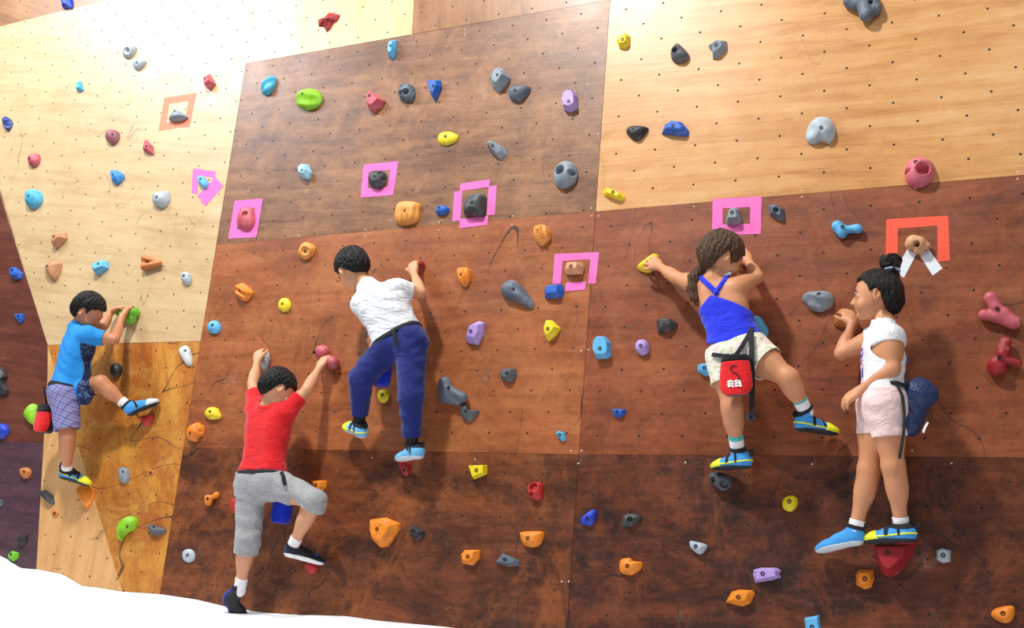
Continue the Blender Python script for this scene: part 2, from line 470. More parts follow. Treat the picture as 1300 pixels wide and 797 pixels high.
cm.bump(cm.math('ADD', cm.noise(cm.map(o, scale=(1, 2.2, 1)), 5, 5, .6, 1.2), cm.math('MULTIPLY', cm.noise(o, 60, 2), .05)), .32, .05)
mat_o = link('crash_mat', mesh_from(verts, faces, True), cm.m)
tag(mat_o, 'thick crash mat covered with rumpled white sheeting at the foot of the climbing wall', 'mat')
# ------------------------------------------------------------------ climbing holds
K = 974/330
REG = {'R1': (0, 0, K), 'R2': (320, 0, K), 'R3': (640, 0, K), 'R4': (970, 0, K), 'R5': (0, 260, K), 'R6': (320, 260, K), 'R7': (640, 260, K), 'R8': (970, 260, K),
       'R9': (0, 527, K), 'R10': (320, 527, K), 'R11': (640, 527, K), 'R12': (970, 527, K), 'K1': (30, 370, 3.067), 'K4': (800, 290, 2.489)}
def px(reg, p):
    ox, oy, k = REG[reg]; return (ox+p[0]/k, oy+p[1]/k)
CLR = dict(blue='#1f62c4', royal='#1c3fc0', navy='#1d3c86', sky='#5fb4e6', cyan='#4fb6dc', pale='#9fd3e8', grey='#8b98a4', lgrey='#b3c0c8', dgrey='#565a60', black='#2b2a2d',
           slate='#5d6876', red='#c0282c', crimson='#a01c26', pink='#d9707e', rose='#c65a66', mauve='#9b5a68', lime='#8fd01f', green='#74c832', yellow='#f0d81a', orange='#f08a1e',
           amber='#eda04a', tan='#c98d62', peach='#e0aa7c', lilac='#b79be0', purple='#a88fd8', soot='#3c3e40', azure='#3a8edc', terracotta='#cf7a3a', white='#cfd4d6')
bolt_m = plain('bolt_steel', '#0d0c0c', .5)

def bolt_mesh():
    bm = bmesh.new()
    N = 20
    prof = [(.0062, 0), (.0062, .0012), (.0056, .0018), (.0034, .0018), (.0032, -.0012), (0.0, -.0012)]
    rows = []
    for r, z in prof[:-1]:
        rows.append([bm.verts.new((r*math.cos(6.2832*i/N), r*math.sin(6.2832*i/N), z)) for i in range(N)])
    for a, b in zip(rows, rows[1:]):
        for i in range(N): bm.faces.new((a[i], a[(i+1) % N], b[(i+1) % N], b[i]))
    bm.faces.new(rows[-1])
    me = bpy.data.meshes.new('m'); bm.to_mesh(me); bm.free(); me.materials.append(bolt_m)
    return me
BOLT = bolt_mesh()

def catmull(pts, n):
    out = []
    m = len(pts)
    for i in range(m):
        p0, p1, p2, p3 = (np.array(pts[(i+k-1) % m], float) for k in range(4))
        for j in range(n):
            t = j/n
            out.append(.5*((2*p1)+(-p0+p2)*t+(2*p0-5*p1+4*p2-p3)*t*t+(-p0+3*p1-3*p2+p3)*t**3))
    return out
def linear(pts, n):
    out = []
    m = len(pts)
    for i in range(m):
        a = np.array(pts[i], float); b = np.array(pts[(i+1) % m], float)
        for j in range(n): out.append(a+(b-a)*j/n)
    return out

HOLDS = {}
def put_bolt(root, x, y, z, s=1.0):
    o = bpy.data.objects.new('bolt', BOLT); COL.objects.link(o); o.parent = root
    o.location = (x, y, z); o.scale = (s, s, s)

def hold(reg, label, col, pts, bolt=None, H=None, style='d', pk=(), peak=None, tilt=(0, 0), group=None, nobolt=False, flat=.55, ribs=None, small=False, extra=()):
    """pts: outline; style d = domed, b = chiselled block; pk: pockets (x, y, radius, depth)"""
    P2 = [P(*px(reg, p))[:2] for p in pts]
    A = .5*sum(P2[i][0]*P2[(i+1) % len(P2)][1]-P2[(i+1) % len(P2)][0]*P2[i][1] for i in range(len(P2)))
    if A < 0: P2 = P2[::-1]; A = -A
    R = math.sqrt(A/math.pi)
    if H is None: H = min(.060, max(.016, R*.85))
    kk = 1.0/(1-H*.10/1.0*0)
    # an object standing H off the wall leans towards the camera side; trace belongs to its mid height
    off = P(*px(reg, pts[0]), H*.35)[:2]-P(*px(reg, pts[0]))[:2]
    P2 = [p+off for p in P2]
    c0 = sum(P2)/len(P2)
    pc = P(*px(reg, peak), H*.8)[:2] if peak else c0
    bp = P(*px(reg, bolt), H*.8)[:2] if bolt is not None else pc
    org = (c0[0], c0[1], 0)
    L = [p-c0 for p in P2]; pc = pc-c0; bp = bp-c0
    pkt = []
    for (x, y, r, d) in pk:
        s = P(*px(reg, (x, y)), H*.8)[:2]-c0
        e = P(*px(reg, (x, y+r)), H*.8)[:2]-c0
        pkt.append((s, float(np.linalg.norm(e-s)), d))
    ctr = pc*.6
    def hz(t, p):
        if style == 'd':
            z = H*(1-t**2.3)**.55 if t < 1 else 0
        else:
            z = H*min(1, (1-t)/(1-flat))**.9
        q = p/R
        z *= max(.35, 1+tilt[0]*q[0]+tilt[1]*q[1])
        return z
    if style == 'b' and not pkt and not small:
        ring = [p for p in L]
        bm = bmesh.new()
        base = [bm.verts.new((p[0], p[1], 0)) for p in ring]
        mid = [bm.verts.new((*(ctr+(p-ctr)*.94), hz(flat, p)*.30)) for p in ring]
        top = [bm.verts.new((*(ctr+(p-ctr)*flat), hz(flat*.9, ctr+(p-ctr)*flat))) for p in ring]
        cv = bm.verts.new((*ctr, hz(0, ctr)))
        n = len(ring)
        bm.faces.new(base[::-1])
        for i in range(n):
            j = (i+1) % n
            bm.faces.new((base[i], base[j], mid[j], mid[i])); bm.faces.new((mid[i], mid[j], top[j], top[i]))
            bm.faces.new((top[i], top[j], cv))
        bmesh.ops.bevel(bm, geom=[e for e in bm.edges if not (e.verts[0].co.z == 0 and e.verts[1].co.z == 0)], offset=R*.07, segments=2, affect='EDGES', profile=.5, clamp_overlap=True)
        for f in bm.faces: f.smooth = False
        me = bpy.data.meshes.new('m'); bm.to_mesh(me); bm.free()
        V = np.array([v.co[:] for v in me.vertices])
        top_v = V
    else:
        n = 8 if style == 'd' else 9
        ring = catmull(L, n) if style == 'd' else linear(L, n)
        while len(ring) < 48:
            n += 4; ring = catmull(L, n) if style == 'd' else linear(L, n)
        NS = len(ring)
        ts = [1, .985, .96, .92, .87, .81, .75, .68, .61, .54, .47, .40, .33, .26, .19, .12, .06]
        verts = [(p[0], p[1], 0) for p in ring]; faces = []
        rnd = random.Random(hash(label) % 999 if False else len(label)*7+int(pts[0][0]))
        a1, a2, a3 = rnd.random()*6, rnd.random()*6, rnd.random()*6
        def height(t, p):
            z = hz(t, p)
            if style == 'd' and t < 1:
                z += H*.05*math.sin(p[0]/R*3.1+a1)*math.sin(p[1]/R*3.4+a2)*(1-t**3)
            if ribs:
                ang, cnt, amp = ribs
                s = (p[0]*math.cos(ang)+p[1]*math.sin(ang))/R
                z += amp*H*math.sin(s*cnt*math.pi)*(1-t**6)
            for (s, r, d) in pkt:
                dd = float(np.linalg.norm(p-s))/r
                if dd < 1.5: z -= d*1/(1+math.exp((dd-1)*11)) - (H*.06*math.exp(-((dd-1.25)/.2)**2))
            if not nobolt:
                dd = float(np.linalg.norm(p-bp))/.0095
                if dd < 1.6: z -= .004/(1+math.exp((dd-1)*9))
            return max(z, .002)
        zs = []
        for t in ts:
            for p in ring:
                p2 = ctr+(p-ctr)*t
                verts.append((p2[0], p2[1], height(t, p2) if t < 1 else .0008))
        verts.append((ctr[0], ctr[1], height(0, ctr)))
        for k in range(len(ts)):
            for i in range(NS):
                j = (i+1) % NS
                faces.append((k*NS+i, k*NS+j, (k+1)*NS+j, (k+1)*NS+i))
        k = len(ts)
        for i in range(NS): faces.append((k*NS+i, k*NS+(i+1) % NS, len(verts)-1))
        faces.append(tuple(range(NS))[::-1])
        me = mesh_from(verts, faces, True)
        if pkt:
            pass
        V = np.array(verts)
    me.update()
    o = link('climbing_hold', me, resin(CLR[col], col), mw=frame_at((org[0], org[1], 0.0005)))
    tag(o, label, 'climbing hold', group)
    if not nobolt:
        d2 = (V[:, 0]-bp[0])**2+(V[:, 1]-bp[1])**2
        near = V[(d2 < .011**2)]
        if style == 'b' and not pkt and not small:
            # exact height of the faceted top by casting down
            from mathutils.bvhtree import BVHTree
            bm = bmesh.new(); bm.from_mesh(me); bt = BVHTree.FromBMesh(bm); hit = bt.ray_cast(Vector((bp[0], bp[1], 1)), Vector((0, 0, -1)))[0]; bm.free()
            z = hit.z if hit else H
        else:
            nz = V[np.argsort(d2)[:6]][:, 2]; z = float(nz.mean())
        put_bolt(o, bp[0], bp[1], z, 1.4)
        for e in extra:                       # small set-screw holes
            ep = P(*px(reg, e), H*.6)[:2]-c0
            d2 = (V[:, 0]-ep[0])**2+(V[:, 1]-ep[1])**2
            put_bolt(o, ep[0], ep[1], float(V[np.argsort(d2)[:5]][:, 2].mean())*.98, .42)
    return o

def blob_hold(reg, label, col, prims, bolt, H0=.0, k=.012, subs=(), group=None, cat='climbing hold', nobolt=False):
    """lobed hold: prims (x0,y0,x1,y1,r,height[,r1]) in image pixels of the region; height = of the lobe's axis above the wall"""
    sc = REG[reg][2]
    pts = []
    for p in prims:
        a = P(*px(reg, p[:2]), p[5]); b = P(*px(reg, p[2:4]), p[5])
        e = P(*px(reg, (p[0], p[1]+p[4])), p[5]); r = float(np.linalg.norm(e-a))
        pts.append((a, b, r, r*(p[6] if len(p) > 6 else 1)))
    c0 = sum(a+b for a, b, _, _ in pts)/(2*len(pts)); c0[2] = 0
    lo = np.min([np.minimum(a, b)-max(r, r1)-.012 for a, b, r, r1 in pts], 0)-c0; hi = np.max([np.maximum(a, b)+max(r, r1)+.012 for a, b, r, r1 in pts], 0)-c0
    lo[2] = -.01
    f = Field(lo, hi, .0022)
    for a, b, r, r1 in pts: f.cap(a-c0, b-c0, r, r1, k=k)
    for (x, y, h, r) in subs:
        s = P(*px(reg, (x, y)), h)-c0
        e = P(*px(reg, (x, y+r)), h)-c0
        f.cap(s, s+np.array([0, 0, .05]), float(np.linalg.norm(e-s)), k=.004, op='s')
    f.plane((0, 0, 0.0), (0, 0, -1))
    V, Q = f.mesh()
    o = link('climbing_hold', np_mesh(V, Q), resin(CLR[col], col), mw=frame_at((c0[0], c0[1], .0005)))
    tag(o, label, cat, group)
    if bolt and not nobolt:
        bp = P(*px(reg, bolt), .03)-c0
        d2 = (V[:, 0]-bp[0])**2+(V[:, 1]-bp[1])**2
        z = V[d2 < .006**2][:, 2]; z = float(z.max()) if len(z) else .03
        put_bolt(o, bp[0], bp[1], z, 1.4)
    return o

h = hold
# pale birch sheets -------------------------------------------------
h('R1', 'dark blue knobbly hold cut by the upper edge of the pale panel', 'royal', [(230,-8),(262,-10),(270,10),(265,30),(248,28),(235,30),(232,15)], (250,8), nobolt=True)
h('R1', 'upper grey oval hold with a dished middle on the bleached panel', 'lgrey', [(470,170),(490,165),(507,172),(500,195),(480,215),(462,212),(458,190)], (477,188), pk=[(476,190,9,.01)])
h('R1', 'small grey-blue hold just below the dished oval one', 'lgrey', [(500,225),(525,222),(545,225),(538,242),(515,262),(498,250)], (514,236))
h('R1', 'tiny light blue sliver hold alone on the pale upper panel', 'cyan', [(290,302),(302,302),(310,335),(300,343),(287,340)], (296,330), style='b', nobolt=True)
h('R1', 'dark blue diamond ring hold at the outer edge of the pale panel', 'navy', [(8,448),(22,435),(44,458),(32,485),(20,485)], (22,460), pk=[(26,462,11,.012)], nobolt=True)
h('R1', 'pinkish red brick-shaped hold above the orange taped square', 'rose', [(755,285),(782,273),(805,312),(785,337),(768,325)], (771,297), style='b', tilt=(.3,-.3))
h('R1', 'grey half-moon hold framed by the orange taped square', 'grey', [(630,448),(648,418),(665,412),(697,432),(695,442),(660,452)], (653,416), H=.045, peak=(665,430))
h('R1', 'mauve and grey egg-shaped hold on the pale panel', 'mauve', [(398,495),(420,483),(442,495),(438,525),(415,540),(395,520)], (421,505))
h('R1', 'small red wedge hold beside the mauve egg-shaped one', 'rose', [(545,520),(570,545),(572,577),(535,565)], (552,550), style='b')
h('R1', 'small round red hold above the cyan round one', 'rose', [(110,580),(140,575),(147,595),(135,618),(112,622),(105,600)], (112,595))
h('R1', 'blue heart-shaped ribbed hold on the pale panel', 'azure', [(415,640),(428,635),(445,640),(462,658),(450,680),(430,690),(420,675)], (422,655), ribs=(.4, 2.2, .12))
h('R1', 'large cyan round hold near the slanting dark joint', 'cyan', [(97,720),(120,707),(148,720),(150,755),(125,778),(98,768),(95,740)], (110,738), tilt=(.1,.1))
h('R1', 'rounded light grey hold midway up the pale panel', 'lgrey', [(575,725),(608,715),(630,720),(628,755),(605,775),(575,765),(570,745)], (590,741))
h('R1', 'light blue slanted oval hold inside pink arrow tape', 'sky', [(742,660),(757,658),(778,685),(770,705),(755,700),(742,680)], (752,672))
h('R5', 'tan five-sided hold, upper of the two tan ones', 'tan', [(192,125),(193,105),(245,105),(247,125),(215,157),(198,155)], (206,121), style='b', tilt=(.2,-.2))
h('R5', 'tan teardrop hold, lower of the two tan ones', 'tan', [(170,230),(195,210),(222,213),(225,230),(208,275),(190,277),(170,245)], (180,232))
h('R5', 'light blue angular hold above the black-haired boy in blue', 'sky', [(348,222),(378,205),(400,208),(402,235),(365,262),(350,250)], (370,222), style='b', tilt=(-.2,-.3))
blob_hold('R5', 'orange winged hold with two swept ridges on the birch panel', 'terracotta', [(540,200,595,212,10,.018,.5),(540,232,600,218,12,.02,.6),(542,200,542,235,9,.01)], (550,213))
h('R5', 'grey rounded finger hold throwing an orange-brown shadow', 'lgrey', [(680,258),(695,250),(712,262),(712,290),(697,298),(680,282)], (690,266), H=.035)
h('R5', 'pale grey spindle hold on the ochre panel near the seam', 'white', [(668,545),(690,525),(708,540),(718,585),(708,603),(690,590)], (694,547), H=.028)
h('R5', 'black lumpy hold with a white top under the blue boy\'s arms', 'black', [(418,600),(438,590),(452,610),(447,635),(430,645),(415,635)], (432,612), H=.04, nobolt=True)
blob_hold('R5', 'bright green lobed hold gripped by the boy in the blue shirt', 'green', [(452,398,468,408,20,.022),(495,400,500,402,20,.028),(488,425,490,428,18,.026)], None)
h('K1', 'lime green rounded hold beside the blue boy\'s red chalk bag', 'lime', [(0,470),(28,435),(50,450),(50,500),(35,520),(10,500)], (22,475), nobolt=True)
h('R5', 'royal blue chunky hold on the brown panel beyond the slanting joint', 'blue', [(38,235),(52,230),(82,255),(75,275),(50,278),(38,262)], (50,245), style='b')
h('R5', 'small blue triangular hold on the outer brown panel', 'blue', [(52,407),(90,407),(85,432),(70,443)], (71,417), style='b')
h('R5', 'black long knobbly hold cut by the picture edge', 'black', [(-12,612),(8,612),(20,640),(14,660),(25,700),(10,712),(-10,700)], (5,625), pk=[(10,665,7,.01)], nobolt=True)
# lower outer sheets ------------------------------------------------
h('R9', 'dark blue hold cut by the picture edge above the plum panel', 'royal', [(-12,35),(18,33),(30,55),(15,82),(-12,85)], (5,55), nobolt=True)
h('R9', 'brown-orange hold on the plum panel', 'terracotta', [(75,200),(100,195),(115,210),(105,232),(85,235),(75,218)], (91,212))
h('R9', 'small dark ring hold at the outer edge of the plum panel', 'dgrey', [(-6,318),(6,316),(10,328),(6,340),(-6,340)], (1,328), pk=[(1,328,6,.008)], nobolt=True, H=.014)
h('R9', 'black slanting wedge hold over the plum and beige joint', 'soot', [(145,285),(165,278),(195,300),(200,330),(190,335),(160,310)], (165,290), style='b', nobolt=True)
h('R9', 'orange shield-shaped hold under the blue boy\'s standing shoe', 'orange', [(285,278),(300,262),(335,262),(348,300),(330,345),(318,345),(290,305)], (318,275), nobolt=True, H=.035)
h('R9', 'tiny round orange-brown hold on the beige panel', 'terracotta', [(194,362),(204,354),(217,360),(218,373),(206,381),(195,376)], (204,368), H=.012)
h('R9', 'blue-grey upright oval hold on the ochre panel', 'grey', [(445,200),(460,193),(478,205),(480,240),(468,253),(448,245)], (461,213), extra=[(462,236)])
h('R9', 'faint tan disc hold beside the blue-grey oval', 'terracotta', [(552,208),(563,202),(574,208),(576,220),(564,227),(553,222)], (564,216), H=.010)
h('R9', 'lime green curved comma hold low on the ochre panel', 'lime', [(437,440),(440,412),(455,390),(480,376),(505,385),(507,410),(496,428),(474,438),(460,452),(452,468),(440,464)], (476,417))
h('R9', 'dark grey half-round hold beside the lime comma one', 'dgrey', [(555,408),(615,425),(610,445),(575,448),(560,440)], (575,420), H=.03)
h('R9', 'black pointed hold low on the plum panel', 'black', [(65,462),(80,450),(102,446),(98,475),(80,488),(68,480)], (83,466), style='b', nobolt=True)
h('R9', 'small green cube-like hold just above the white mat', 'green', [(32,520),(45,507),(68,515),(65,535),(48,548),(35,540)], (44,521), style='b')
h('K1', 'small red hold under the blue boy\'s raised foot', 'red', [(452,490),(480,478),(505,482),(490,515),(470,524)], (478,495), nobolt=True, H=.03)
# middle column, upper ---------------------------------------------
h('R2', 'dark red jagged star hold on the small pale top panel', 'crimson', [(242,70),(262,60),(270,66),(285,42),(327,52),(318,72),(300,85),(290,104),(275,117),(264,96),(245,95)], (280,72), style='b', small=True, flat=.1, H=.04)
h('R2', 'light blue upright bar hold under the top seam', 'sky', [(515,150),(540,147),(540,185),(532,218),(510,215),(505,180)], (523,175), style='b', tilt=(.3,0))
h('R2', 'blue curved hold near the pale panel seam', 'cyan', [(45,300),(72,283),(86,290),(82,320),(62,350),(35,348),(35,325)], (70,290), nobolt=True, ribs=(2.2,1.6,.15))
h('R2', 'big lime green sculpted hold on the dark upper panel', 'lime', [(162,372),(175,345),(205,330),(240,335),(258,365),(245,395),(205,408),(170,395)], (192,354), ribs=(1.4,1.7,.14), H=.05)
h('R2', 'pinkish red fan-shaped hold with two bolt holes', 'rose', [(427,350),(440,335),(497,375),(480,400),(450,423),(432,400)], (443,361), style='b', extra=[(447,401)])
h('R2', 'black and white speckled skull-like hold with three pockets', 'slate', [(550,320),(575,310),(600,318),(608,350),(597,375),(560,375),(545,350)], (580,370), pk=[(577,345,10,.022),(558,348,6,.015),(558,323,5,.014)], nobolt=True)
h('R2', 'blue downward-pointing triangle hold', 'blue', [(653,298),(703,297),(708,325),(685,378),(668,355)], (682,325), style='b', extra=[(682,354)])
h('R2', 'grey shield hold with a pointed side, biggest on the upper dark panel', 'grey', [(900,260),(925,248),(950,265),(965,290),(945,320),(920,343),(895,320),(890,290)], (924,285), style='b', tilt=(.3,0), extra=[(919,320)])
h('R3', 'slate blue clam hold beside the grey shield hold', 'slate', [(12,345),(25,325),(70,320),(95,325),(85,350),(55,378),(25,372)], (43,343))
h('R2', 'yellow lemon-shaped hold on the dark upper panel', 'yellow', [(695,515),(705,497),(740,492),(770,507),(760,530),(725,543),(700,535)], (726,513), H=.025)
h('R2', 'grey slanting wedge hold next to the yellow lemon one', 'grey', [(877,535),(895,523),(950,553),(952,575),(930,597),(900,570)], (904,548), style='b', tilt=(-.3,.2))
h('R2', 'pale blue lozenge hold casting a shadow on the dark upper panel', 'pale', [(167,620),(182,610),(210,615),(222,645),(212,672),(185,665),(170,645)], (193,642), style='b', tilt=(.2,-.2))
h('R2', 'black crusty round hold inside a pink taped square', 'soot', [(437,650),(460,637),(490,640),(500,665),(490,695),(460,705),(435,685)], (462,666), pk=[(478,648,7,.012),(486,668,6,.01)], H=.045)
h('R2', 'orange ribbed block hold under the upper pink taped squares', 'amber', [(545,757),(620,757),(625,790),(615,827),(560,842),(533,822)], (575,790), ribs=(0,4.5,.09), H=.045, style='d')
h('R2', 'small royal blue peg hold beside the ribbed orange block', 'blue', [(690,775),(712,768),(735,777),(730,797),(700,805),(688,795)], (701,779), H=.03)
h('R2', 'black stone-like hold with a chalky crown in broken pink tape', 'soot', [(790,772),(808,737),(845,720),(872,735),(870,790),(863,808),(835,805),(800,808),(790,795)], (826,765), H=.055)
h('R3', 'lilac thumb-shaped hold on the dark upper panel', 'lilac', [(222,350),(240,337),(262,340),(273,360),(275,400),(250,416),(222,410),(217,380)], (244,383), style='b', flat=.75, extra=[(231,402)])
h('R3', 'large grey hold with two deep pockets like eyes', 'grey', [(185,640),(205,610),(235,600),(262,615),(272,650),(255,685),(215,702),(188,685)], (215,661), pk=[(208,637,15,.045),(250,645,10,.035)], H=.055, nobolt=True)
# right column, upper ----------------------------------------------
h('R3', 'yellow chunky hold at the top of the honey panel', 'yellow', [(423,135),(460,122),(470,135),(470,165),(455,180),(430,178),(420,155)], (445,150), style='b')
h('R3', 'dark grey three-cornered hold with a deep pocket', 'dgrey', [(630,175),(648,160),(672,178),(692,205),(680,225),(650,233),(628,222),(622,195)], (640,188), pk=[(640,188,9,.03)], nobolt=True, H=.045)
h('R3', 'pale grey angular hold with a steep lip beside the three-cornered one', 'grey', [(763,172),(795,148),(832,150),(836,178),(800,215),(780,218),(778,190)], (794,170), style='b', tilt=(-.2,.2))
h('R3', 'black leaf-shaped hold on the honey panel', 'black', [(455,490),(478,470),(535,475),(530,495),(505,522),(480,520)], (484,487))
h('R3', 'bright blue half-moon hold beside the black leaf one', 'blue', [(587,498),(600,465),(625,450),(665,455),(690,485),(688,507)], (634,474), style='b', extra=[(598,485),(677,488)])
h('R3', 'yellow bar-shaped hold at the bottom of the honey panel', 'yellow', [(370,712),(385,700),(448,728),(452,742),(440,752),(372,728)], (409,722), style='b', extra=[(385,716),(436,735)])
blob_hold('R4', 'black clover-shaped hold cut by the upper picture edge', 'slate', [(322,5,345,15,22,.02),(372,0,385,55,24,.03),(400,-5,415,35,22,.022),(372,-20,372,0,26,.03)], (373,4), k=.008, subs=[(402,18,.03,7)])
h('R4', 'large pale grey rugged hold on the honey panel', 'lgrey', [(155,500),(170,460),(205,435),(240,437),(262,465),(265,500),(245,533),(215,524),(190,535),(162,530)], (217,483), H=.05, ribs=(.9,1.3,.1))
h('R4', 'pink round hold with pockets like a bowling ball', 'pink', [(525,640),(540,600),(585,585),(625,600),(640,640),(620,680),(575,697),(535,680)], (569,609), pk=[(595,632,19,.045),(537,637,9,.02)], H=.06)
h('R4', 'grey diamond-shaped hold on the upper seam of the mahogany panel', 'slate', [(12,765),(40,762),(75,782),(78,817),(68,829),(20,805)], (45,788), style='b', pk=[(45,788,9,.018)], nobolt=True)
# middle column, red-brown -----------------------------------------
h('R6', 'amber kidney hold with a dished middle under the seam screws', 'amber', [(172,175),(185,145),(205,138),(235,155),(228,180),(210,197),(190,202),(175,190)], (196,172), pk=[(198,172,13,.012)])
h('R5', 'orange shell hold with carved ridges near the pale seam', 'orange', [(883,300),(910,292),(943,320),(938,340),(918,358),(895,350),(880,325)], (903,321), ribs=(1.1,3,.16))
h('R5', 'round sky blue hold beside the pale panel seam', 'sky', [(777,450),(790,434),(812,434),(825,452),(820,475),(800,481),(780,474)], (797,452), H=.03)
h('R5', 'yellow round hold above the orange lump on the red-brown panel', 'yellow', [(768,775),(785,757),(810,760),(822,780),(822,797),(785,803),(768,790)], (788,776))
h('R9', 'orange knobbly lump hold with pockets below the yellow round one', 'orange', [(698,70),(705,42),(740,25),(748,34),(760,40),(758,70),(742,80),(730,97),(705,92)], (714,67), pk=[(745,58,5,.01),(736,45,4,.01)], H=.045)
h('R6', 'yellow oval hold above the boy in red', 'yellow', [(97,370),(108,350),(132,350),(145,372),(135,395),(115,400),(100,390)], (114,372), H=.025)
h('R6', 'orange wedge hold with fan ribs, by the raised fist', 'orange', [(765,240),(790,232),(812,240),(818,270),(805,300),(785,303),(768,270)], (785,261), ribs=(.3,3.5,.1))
h('R7', 'orange and cream striped hold above the taped tan block', 'amber', [(108,90),(125,73),(155,75),(172,100),(165,130),(135,150),(112,125)], (127,98), ribs=(.3,3.6,.14), H=.05)
h('R7', 'large dark slate tapering hold on the red-brown panel', 'slate', [(-12,305),(5,285),(35,280),(70,310),(105,360),(103,384),(80,380),(40,360),(0,345),(-14,325)], (37,320), H=.05, tilt=(-.1,.2))
h('R7', 'tan brick-shaped hold inside open pink tape', 'peach', [(225,235),(235,215),(290,212),(297,230),(290,255),(228,258)], (253,233), style='b', H=.05)
h('R7', 'royal blue notched block hold under the pink tape corner', 'blue', [(148,320),(155,300),(215,295),(222,320),(215,345),(150,348)], (187,318), style='b', nobolt=True)
h('R7', 'yellow fan-shaped hold with one bolt hole', 'yellow', [(145,460),(155,430),(178,430),(210,460),(195,485),(163,512),(150,490)], (166,466), style='b', extra=[(160,493)])
h('R6', 'lilac slanting wedge hold on the red-brown panel', 'lilac', [(797,505),(815,450),(850,432),(868,440),(865,480),(845,523),(805,515)], (822,475), style='b', tilt=(-.2,.1))
h('R7', 'small dark grey stub hold on the red-brown panel', 'dgrey', [(-14,620),(0,610),(40,612),(45,640),(30,662),(-10,658),(-18,638)], (14,632), style='b', H=.035)
blob_hold('R6', 'dark slate two-lobed bone-shaped hold beside the navy trousers', 'slate', [(722,668,728,720,24,.026),(728,690,790,722,20,.028,.9),(722,720,770,735,18,.02)], (745,690), k=.01)
h('R6', 'dark curved fang hold just under the bone-shaped one', 'dgrey', [(778,755),(800,745),(812,768),(848,770),(835,793),(810,810),(785,795)], (802,775), H=.03)
blob_hold('R6', 'rose pink two-lobed hold gripped by the boy in red', 'rose', [(262,550,268,555,24,.032),(300,590,302,592,24,.034),(262,570,295,590,18,.02)], (245,558), k=.012)
h('R6', 'grey hold gripped by the other hand of the boy in red', 'lgrey', [(35,560),(55,548),(62,570),(55,605),(38,615),(32,590)], (45,600), nobolt=True, H=.035)
h('R6', 'sky blue hold showing above the head of the boy in red', 'sky', [(62,635),(80,620),(110,625),(115,650),(90,668),(62,655)], (85,640), nobolt=True)
h('R6', 'yellow round hold seen between the navy trouser legs', 'yellow', [(472,700),(485,690),(505,695),(512,715),(500,737),(480,740),(470,720)], (489,712), H=.025)
h('R6', 'small dark red hold under the raised fist of the boy in white', 'crimson', [(605,222),(618,206),(634,206),(644,225),(630,252),(612,250)], (630,235), nobolt=True, H=.04)
h('R6', 'dark grey hold hidden behind the boy in white, held with his lower arm', 'dgrey', [(425,480),(440,465),(462,470),(468,492),(450,505),(430,500)], (448,485), nobolt=True, H=.04)
h('R11', 'small cyan teardrop hold near the middle seam', 'cyan', [(192,65),(205,57),(225,65),(232,92),(218,98),(198,80)], (209,74), style='b')
# right column, mahogany -------------------------------------------
h('R7', 'yellow leaf-shaped hold gripped by the girl in the blue top', 'yellow', [(497,230),(525,205),(560,182),(578,190),(575,215),(545,250),(510,245)], (550,215), nobolt=True, H=.035)
h('R7', 'black blocky arrow-shaped hold below the girl\'s outstretched arm', 'soot', [(568,430),(580,424),(625,425),(650,445),(625,470),(575,480)], (603,450), style='b', extra=[(583,432),(622,434)])
h('R7', 'light blue thumb-shaped hold with one bolt hole near the seam', 'sky', [(333,510),(350,490),(378,490),(398,515),(400,560),(385,573),(345,575),(332,550)], (361,540), style='b', flat=.78, extra=[(345,562)])
h('R7', 'lilac round pebble hold on the mahogany panel', 'lilac', [(490,525),(503,505),(528,505),(542,525),(538,550),(515,560),(495,548)], (514,530), H=.04)
h('R7', 'light blue half-round hold beside the flowered shorts', 'sky', [(723,600),(740,592),(782,592),(782,635),(755,640),(725,625)], (752,612), style='b', H=.03)
h('R7', 'light blue teardrop hold behind the waist of the blue-top girl', 'sky', [(918,425),(935,413),(960,420),(985,460),(983,488),(955,488),(925,465)], (934,434), H=.05)
h('R7', 'grey thimble-shaped hold inside a closed pink taped square', 'grey', [(828,60),(842,15),(860,5),(880,12),(890,55),(885,68),(832,72)], (855,31), style='b', H=.045)
h('R7', 'small royal blue wedge hold on the mahogany panel', 'blue', [(400,763),(455,765),(452,785),(428,797),(410,790)], (424,777), style='b')
h('R11', 'small dark hold hanging behind the loose strap of the blue-top girl', 'dgrey', [(905,0),(925,-14),(948,-4),(945,14),(922,22),(906,14)], (925,3), pk=[(925,3,8,.012)], nobolt=True, H=.025)
blob_hold('R8', 'light blue bone-shaped hold under the mahogany seam', 'sky', [(275,80,290,95,20,.02),(300,95,345,88,14,.018),(352,90,354,91,15,.02),(292,108,294,110,15,.02)], (296,87), k=.012)
h('R8', 'grey swirled cashew-shaped hold between the two girls', 'grey', [(140,350),(155,328),(205,320),(245,325),(260,350),(250,380),(210,398),(175,390),(155,370)], (208,338), ribs=(1.2,1.6,.15), H=.045)
h('R8', 'terracotta three-cornered hold gripped by the girl in white', 'terracotta', [(262,440),(275,400),(300,385),(330,400),(335,440),(300,455),(265,450)], (296,416), H=.035)
blob_hold('R8', 'tan knobbly hold with a big pale washer inside orange-red tape', 'peach', [(560,140,580,145,26,.022),(545,150,548,152,15,.018),(608,152,610,154,13,.018),(575,172,585,172,14,.016)], (573,150), k=.01, subs=[(573,150,.035,11)])
blob_hold('R8', 'red and pink bone-shaped hold, upper of the two big red ones', 'rose', [(850,350,868,385,24,.03,.75),(870,385,900,405,20,.03),(900,410,940,440,20,.028,1.15),(825,412,880,420,20,.022),(880,420,930,442,22,.02)], (874,396), k=.012)
blob_hold('R8', 'red horned hold, lower of the two big red ones', 'crimson', [(905,515,895,560,20,.03,1.3),(870,595,880,610,27,.026),(885,575,955,592,16,.03,.7),(860,610,865,620,22,.02)], (882,577), k=.012)
